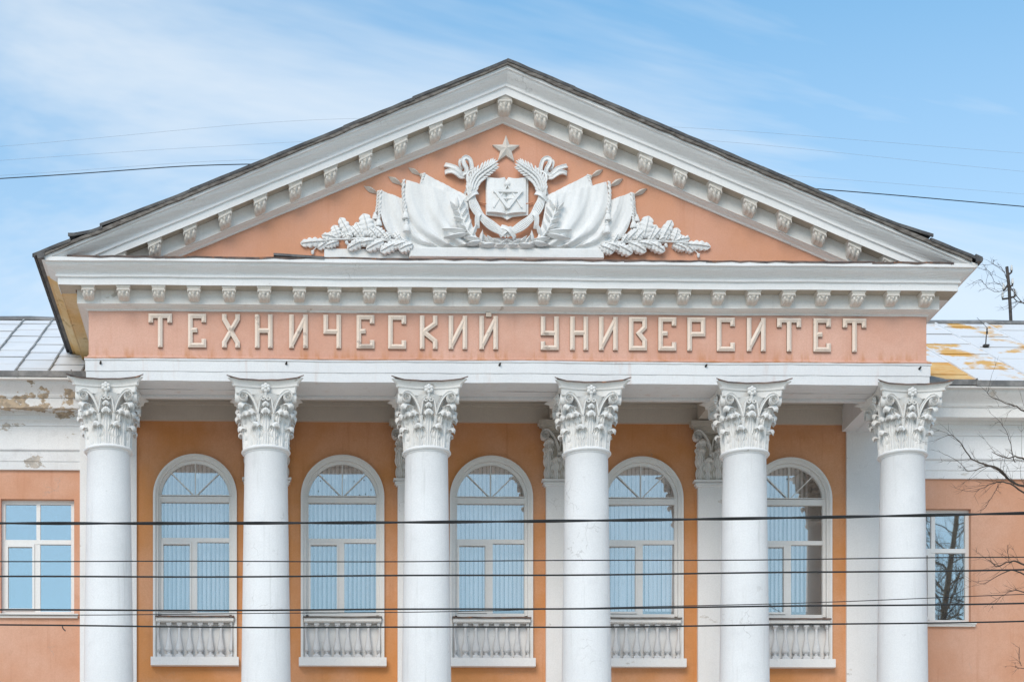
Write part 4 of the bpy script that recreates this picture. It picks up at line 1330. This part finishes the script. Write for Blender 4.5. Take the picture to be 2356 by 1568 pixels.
        m.tube([(EX + sg * x, YE - .05, z) for x, z in PL(C2, [(420, 745), (340, 820), (250, 900)])], .010, 5)
        put('oak_stem', m, 'relief', EM)
        aco = MB().lathe([(.001, -.03), (.020, -.026), (.034, -.010), (.036, .004), (.031, .008), (.030, .03), (.018, .052), (.001, .06)], 10).mesh('acorn', smooth=40)
        for (x, y), yo, a in (((880, 780), .14, 150), ((1205, 815), .15, 160), ((240, 930), .05, 180), ((470, 620), .08, 30), ((1400, 690), .16, 100)):
            px, pz = C2(x, y)
            put('acorn', aco, 'relief', EM, (EX + sg * px, YE - yo, pz), rot=(0, R(a), 0), scale=(1.05, 1.05, 1.05))
    # rods that hold the book
    a, b = C1(335, 680), C1(455, 718)
    put('rod', MB().tube([(EX + sg * a[0], YE - .05, a[1]), (EX + sg * b[0], YE - .07, b[1])], .016, 6), 'tymp', EM)

# open book with set square and compasses
bw = .437; zt_, zb_ = C1(0, 270)[1], C1(0, 905)[1]
def pg(u): a = abs(u); return math.sin(pi * min(1, (1 - a)) ** .8) if False else 0
rows = []
nn = 20
for j in range(9):
    t = j / 8; r = []
    for i in range(nn + 1):
        u = -1 + 2 * i / nn; a = abs(u)
        bul = math.sin(pi * a ** .7) * .035 - .03 * max(0, 1 - a * 9)
        top = zt_ - .045 * math.sin(pi * min(1, max(0, (a - .05) / .95)) ** .8) - (.055 if a < .03 else 0) - .02
        bot = zb_ + .035 - .035 * math.sin(pi * (1 - a) * .5) ** 2
        r.append((EX + u * bw * .94, YE - .135 - bul, top + (bot - top) * t))
    rows.append(r)
m = MB(); m.grid(rows)
for line, dzz in ((rows[0], 0), (rows[-1], -.02)):
    o = len(m.v); n = len(line); m.v += line + [(x, YE - .06, z + dzz) for x, y, z in line]
    for i in range(n - 1): m.f.append((o + i, o + i + 1, o + n + i + 1, o + n + i))
for line in ([r[0] for r in rows], [r[-1] for r in rows]):
    o = len(m.v); n = len(line); m.v += line + [(x, YE - .06, z) for x, y, z in line]
    for i in range(n - 1): m.f.append((o + i, o + i + 1, o + n + i + 1, o + n + i))
bk = put('open_book', m.mesh('open_book', smooth=40), 'relief', EM)
q = lambda x, y: (EX + C1(x, y)[0], C1(x, y)[1])
put('cover', MB().poly_prism([q(450, 300), q(450, 905), q(560, 918), q(720, 935), q(770, 960), q(808, 985), q(850, 960), q(900, 935), q(1050, 915), q(1165, 905), q(1165, 300), q(1100, 270), q(1000, 310), q(860, 300), q(805, 335), q(750, 300), q(610, 310), q(510, 270)], YE - .075, YE - .03), 'relief', EM)
m = MB()
def bar(a, b, w, y0, y1, mm):
    a, b = Vector(q(*a)), Vector(q(*b)); d = (b - a).normalized(); n_ = Vector((-d.y, d.x)) * w / 2
    mm.poly_prism([tuple(a + n_), tuple(b + n_), tuple(b - n_), tuple(a - n_)], y0, y1)
for a, b, dy_ in (((565, 540), (1060, 540), 0), ((600, 545), (818, 828), .004), ((1030, 545), (806, 828), .008)):
    bar(a, b, .058, YE - .205 - dy_, YE - .14 - dy_, m)
put('set_square', m, 'relief', EM)
m = MB(); bar((790, 455), (572, 812), .028, YE - .185, YE - .14, m); bar((820, 455), (1045, 812), .028, YE - .188, YE - .14, m)
bar((690, 660), (930, 660), .02, YE - .18, YE - .14, m)
kx, kz = q(805, 410)
ko = len(m.v); m.lathe([(.062, 0), (.06, .025), (.045, .05), (.02, .058), (.001, .06)], 16)
for i in range(ko, len(m.v)):
    x, y, z = m.v[i]; m.v[i] = (kx + x, YE - .15 - z, kz + y)
put('compasses', m, 'relief', EM)
# star
sxp, szp = EX, ez(389)
pts = []
for k in range(10):
    a = pi / 2 + k * pi / 5; r = .30 if k % 2 == 0 else .125
    pts.append((sxp + r * math.cos(a), szp + r * math.sin(a)))
m = MB(); n = 10
m.v = [(x, YF + .01, z) for x, z in pts] + [(x, YF - .06, z) for x, z in pts] + [(sxp, YF - .13, szp)]
for i in range(n):
    j = (i + 1) % n
    m.f.append((i, j, n + j, n + i)); m.f.append((n + i, n + j, 2 * n))
put('star', m, 'spear', EM)

# ================================================================== ROOF POST with insulators (right wing)
PB = Vector((14.577, 9.0, 19.25))
post = empty('wire_post', PB, label='dark iron post with porcelain insulators on the ridge of the right wing roof', category='wire post')
put('pole', MB().tube([(14.58, 9.0, 19.1), (14.52, 9.0, 20.2), (14.459, 9.0, 20.76)], [.045, .045, .042], 8), 'iron', post)
def ins(x, z, y=9.0, h=.155):
    m = MB().lathe([(.018, -.02), (.02, .0), (.034, .004), (.040, .03), (.030, .045), (.036, .06), (.030, .085), (.022, .10), (.028, .12), (.020, .14), (.001, h)], 12)
    put('insulator', m.mesh('insulator', smooth=40), 'porcelain', post, (x, y, z))
for pts in ([(14.47, 20.52), (14.585, 20.62), (14.585, 20.67)], [(14.50, 20.30), (14.37, 20.12), (14.369, 20.18)], [(14.50, 20.22), (14.611, 20.27), (14.611, 20.32)],
            [(14.54, 19.93), (14.34, 19.90), (14.343, 19.96)], [(14.54, 19.93), (14.68, 19.98), (14.675, 20.03)]):
    put('bracket', MB().tube([(x, 9.0, z) for x, z in pts], .026, 6), 'iron', post)
for x, z in ((14.585, 20.66), (14.369, 20.17), (14.611, 20.31), (14.343, 19.95), (14.675, 20.02)):
    ins(x, z)
# small wire anchor on the right roof
def roofz(y): return 15.44 + (y - 2.43) * (19.26 - 15.44) / (9.0 - 2.43)
an = empty('wire_anchor', (12.72, 6.0, roofz(6.0)), label='small dark iron anchor with a thin wire on the pale right wing roof', category='wire anchor')
za_ = roofz(6.0)
put('base_plate', MB().box(12.64, 12.78, 5.95, 6.05, za_ + .03, za_ + .075), 'iron', an)
put('stem', MB().tube([(12.70, 6.0, za_ + .06), (12.72, 6.0, za_ + .32)], .014, 6), 'iron', an)
m = MB().lathe([(.01, .0), (.022, .02), (.026, .07), (.014, .10), (.02, .13), (.008, .18)], 10)
put('insulator', m, 'iron', an, (12.735, 6.0, za_ + .33))
put('stay_wire', MB().tube([(12.74, 6.0, za_ + .5), (13.20, 7.5, (za_ + .5 + 19.4) / 2), (13.66, 9.0, 19.4)], .006, 5), 'iron', an)

# ================================================================== OVERHEAD CABLES in front
cabs = [((.00121, .02066, 6.35556), -20.0, .0115, 'thick twisted black cable, highest of those crossing in front of the columns', True),
        ((.0007, .01197, 5.91424), -20.1, .0055, 'thin black cable, second from the top in front of the columns', False),
        ((.00077, .01517, 5.73277), -20.3, .0085, 'black cable third from the top, crossing the lower window sashes', False),
        ((.00203, .03346, 5.50736), -19.9, .0042, 'thinnest black wire, climbing to the right above the sills', False),
        ((.00085, .01495, 5.41785), -20.2, .0085, 'black cable running along the level of the window sills', False),
        ((.00155, .01527, 5.27192), -20.0, .0080, 'lowest black cable, crossing in front of the balusters', False)]
for (a, b, c), y, r, lab, tw in cabs:
    m = MB()
    if tw:
        for ph in (0, pi):
            m.tube([(x, y + .011 * math.sin(x * 3.2 + ph), a * x * x + b * x + c + .007 * math.cos(x * 3.2 + ph)) for x in [-26 + .25 * i for i in range(209)]], r * .82, 6)
    else:
        m.tube([(x, y, a * x * x + b * x + c + .004 * math.sin(x * 1.7 + r * 900)) for x in [-26 + .5 * i for i in range(105)]], r, 6)
    o = put('overhead_cable', m, 'black', label=lab, category='cable', group='cables crossing in front of the building')
    if 'lowest' in lab:
        x = -6.98
        z = a * x * x + b * x + c
        put('loose_tie', MB().tube([(x, y, z), (x + .01, y - .01, z - .03), (x + .035, y - .01, z - .055)], .006, 5), 'black', o)
# wires in the sky behind the roof
sw = [([(-34, 24.65), (-13.4, 26.04), (-6, 26.54), (3, 26.5), (11.55, 25.94), (17.85, 25.46), (36, 24.0)], 16.0, .015, 'single black wire in the sky behind the gable, lowest and darkest of them'),
      ([(-34, 25.2), (-13.37, 27.11), (-2.85, 28.05), (7.09, 27.89), (17.85, 27.19), (36, 26)], 16.2, .0032, 'faint thin wire in the sky, highest of those behind the gable'),
      ([(-34, 25.1), (-13.37, 26.78), (-6, 27.32), (2, 27.75), (8.4, 27.57), (17.85, 26.73), (36, 25.2)], 16.4, .0032, 'faint thin wire in the sky, second below the highest behind the gable'),
      ([(-34, 24.9), (-13.3, 26.42), (-6, 26.95), (2, 27.1), (10.15, 26.66), (17.85, 26.13), (36, 24.8)], 16.6, .0032, 'faint thin wire in the sky, just above the dark one')]
for pts, y, r, lab in sw:
    put('overhead_wire', MB().tube([(x, y, z) for x, z in bez(pts, 10)], r, 5), 'black' if r > .01 else 'wire', label=lab, category='wire', group='wires in the sky behind the gable')

# ================================================================== BARE TREES
def twig(m, p, d, ln, r, depth, rg, up=.15):
    n = max(3, int(ln / .14)); pts = [Vector(p)]; dd = Vector(d).normalized()
    for i in range(n):
        dd = (dd + Vector((rg.gauss(0, .14), rg.gauss(0, .14), rg.gauss(0, .12) + up * .08))).normalized()
        pts.append(pts[-1] + dd * ln / n)
    m.tube(pts, [r * (1 - .75 * i / n) for i in range(n + 1)], 4 if r < .012 else 6, cap=False)
    if depth <= 0: return
    k = max(2, int(ln / (.22 if depth < 2 else .40)))
    for i in range(k):
        t = rg.uniform(.15, 1); q = pts[min(n, int(t * n))]
        base = (pts[min(n, int(t * n) + 1)] - pts[max(0, int(t * n) - 1)]).normalized()
        side = base.orthogonal().normalized(); side.rotate(Matrix.Rotation(rg.uniform(0, 2 * pi), 3, base))
        nd = (base * rg.uniform(.6, 1.0) + side * rg.uniform(.5, 1.0) + Vector((0, 0, up))).normalized()
        twig(m, q, nd, ln * rg.uniform(.28, .52) * (1.15 - .5 * t), max(.0028, r * (1 - .7 * t) * .55), depth - 1, rg, up)

T1 = Vector((11.0, -8.2, 0.13))
t1 = empty('bare_tree', T1, label='leafless street tree whose dark twigs reach in over the right wing', category='tree')
rg = random.Random(21)
put('trunk', MB().tube([(11.0, -8.2, .1), (11.05, -8.2, 3), (10.95, -8.15, 6), (11.05, -8.1, 9), (10.9, -8, 12), (11.0, -8, 14.5)], [.26, .21, .18, .14, .09, .03], 10).mesh('trunk', smooth=60), 'bark', t1)
guide = [
 ([(10.98, 8.6), (9.4, 9.5), (8.5, 9.85), (7.81, 10.09), (7.44, 10.25), (7.15, 10.41), (6.86, 10.62), (6.6, 10.8), (6.48, 10.98)], .030),
 ([(7.5, 10.22), (7.15, 10.37), (6.93, 10.36), (6.71, 10.37), (6.4, 10.59)], .012),
 ([(10.9, 8.3), (9.2, 9.3), (7.81, 9.94), (7.37, 10.12), (7.26, 10.14), (6.86, 9.94)], .022),
 ([(7.37, 10.12), (7.24, 9.98), (7.11, 9.72)], .009),
 ([(10.98, 9.0), (9.2, 10.0), (7.81, 10.47), (7.51, 10.56), (7.24, 10.68)], .026),
 ([(7.66, 10.5), (7.47, 10.84), (7.35, 11.19)], .009),
 ([(10.95, 9.8), (9.1, 10.9), (7.81, 11.32), (7.51, 11.42), (7.18, 11.69)], .022),
 ([(10.98, 7.2), (9.2, 8.35), (7.81, 8.70), (7.51, 8.79), (7.33, 8.74), (7.10, 8.80)], .024),
 ([(10.98, 7.1), (9.0, 8.3), (7.81, 8.57), (7.44, 8.61), (7.13, 8.44)], .022),
 ([(10.98, 6.9), (9.0, 8.1), (7.81, 8.32), (7.51, 8.28), (7.27, 8.14)], .016),
 ([(7.58, 8.79), (7.46, 9.06)], .006),
 ([(10.98, 6.0), (9.0, 6.9), (7.81, 7.02), (7.6, 7.02)], .014),
 ([(7.77, 7.05), (7.66, 7.34)], .006),
 ([(10.92, 11.4), (9.2, 12.6), (7.81, 13.2), (7.59, 13.34), (7.4, 13.36), (7.14, 13.49), (6.96, 13.51)], .012),
 ([(7.81, 13.2), (7.45, 13.51), (7.34, 13.79), (7.27, 13.92)], .007),
 ([(9.0, 12.7), (7.81, 13.12), (7.55, 13.06)], .008),
 ([(7.44, 13.51), (7.19, 13.61), (7.07, 13.7)], .005),
]
for pts, r in guide:
    P_ = bez(pts, 5)
    P3 = [Vector((x, -8.1 + .12 * math.sin(i * .5 + r * 200) + rg.uniform(-.02, .02), z + rg.uniform(-.010, .010))) for i, (x, z) in enumerate(P_)]
    n = len(P3); m = MB()
    m.tube(P3, [max(.004, r * (1.0 - .88 * i / n)) for i in range(n)], 6, cap=False)
    for i in range(1, n):
        if P3[i].x > 9.2 and i % 3: continue
        for _ in range(1 if r > .01 else 1):
            if rg.random() < .62:
                d = (P3[i] - P3[i - 1]).normalized()
                s = d.orthogonal().normalized(); s.rotate(Matrix.Rotation(rg.uniform(0, 2 * pi), 3, d))
                nd = d * .8 + s * rg.uniform(.4, .9) + Vector((-.1, 0, .05))
                twig(m, P3[i], nd, rg.uniform(.16, .5) * (1.3 if r > .02 else .8), max(.0035, r * .22 * (1.1 - i / n)), 1, rg, .1)
    put('branch', m, 'bark', t1)
for k in range(9):      # limbs on the far side, out over the street
    a = rg.uniform(-1.2, 1.2); z = 5 + k
    m = MB(); twig(m, (11.0, -8.1, z), (math.cos(a), math.sin(a), .6), 3.2 - .15 * k, .06 - .004 * k, 3, rg, .2)
    put('branch', m, 'bark', t1)

def whole_tree(base, h, seed, label, mat, spread=1.0, nl=26):
    rg = random.Random(seed); base = Vector(base)
    t = empty('bare_tree', base, label=label, category='tree')
    pts = [base + Vector((rg.gauss(0, .06) * i, rg.gauss(0, .06) * i, h * .82 * i / 7)) for i in range(8)]
    put('trunk', MB().tube(pts, [.30 * (1 - .80 * i / 7) for i in range(8)], 10).mesh('trunk', smooth=60), mat, t)
    for k in range(nl):
        f = .30 + .70 * k / nl; i = int(f * 7); q = pts[i] + (pts[min(7, i + 1)] - pts[i]) * (f * 7 - i)
        a = k * 2.4 + rg.uniform(-.4, .4)
        m = MB(); twig(m, q, (math.cos(a) * spread, math.sin(a) * spread, .75), h * .26 * (1.15 - .5 * f), .09 * (1.15 - f), 3, rg, .25)
        put('branch', m, mat, t)
whole_tree((19.9, -21.0, 0), 25, 4, 'pale-barked leafless tree whose trunk is mirrored in the right wing window', 'bark2', 1.0, 54)
whole_tree((22.5, -24.0, 0), 24, 13, 'pale-barked leafless tree across the street, the farther right of the pair', 'bark2', 1.0, 44)
whole_tree((16.8, -18.0, 0), 21, 9, 'dark-barked leafless tree across the street, standing nearer than the pale ones', 'bark')
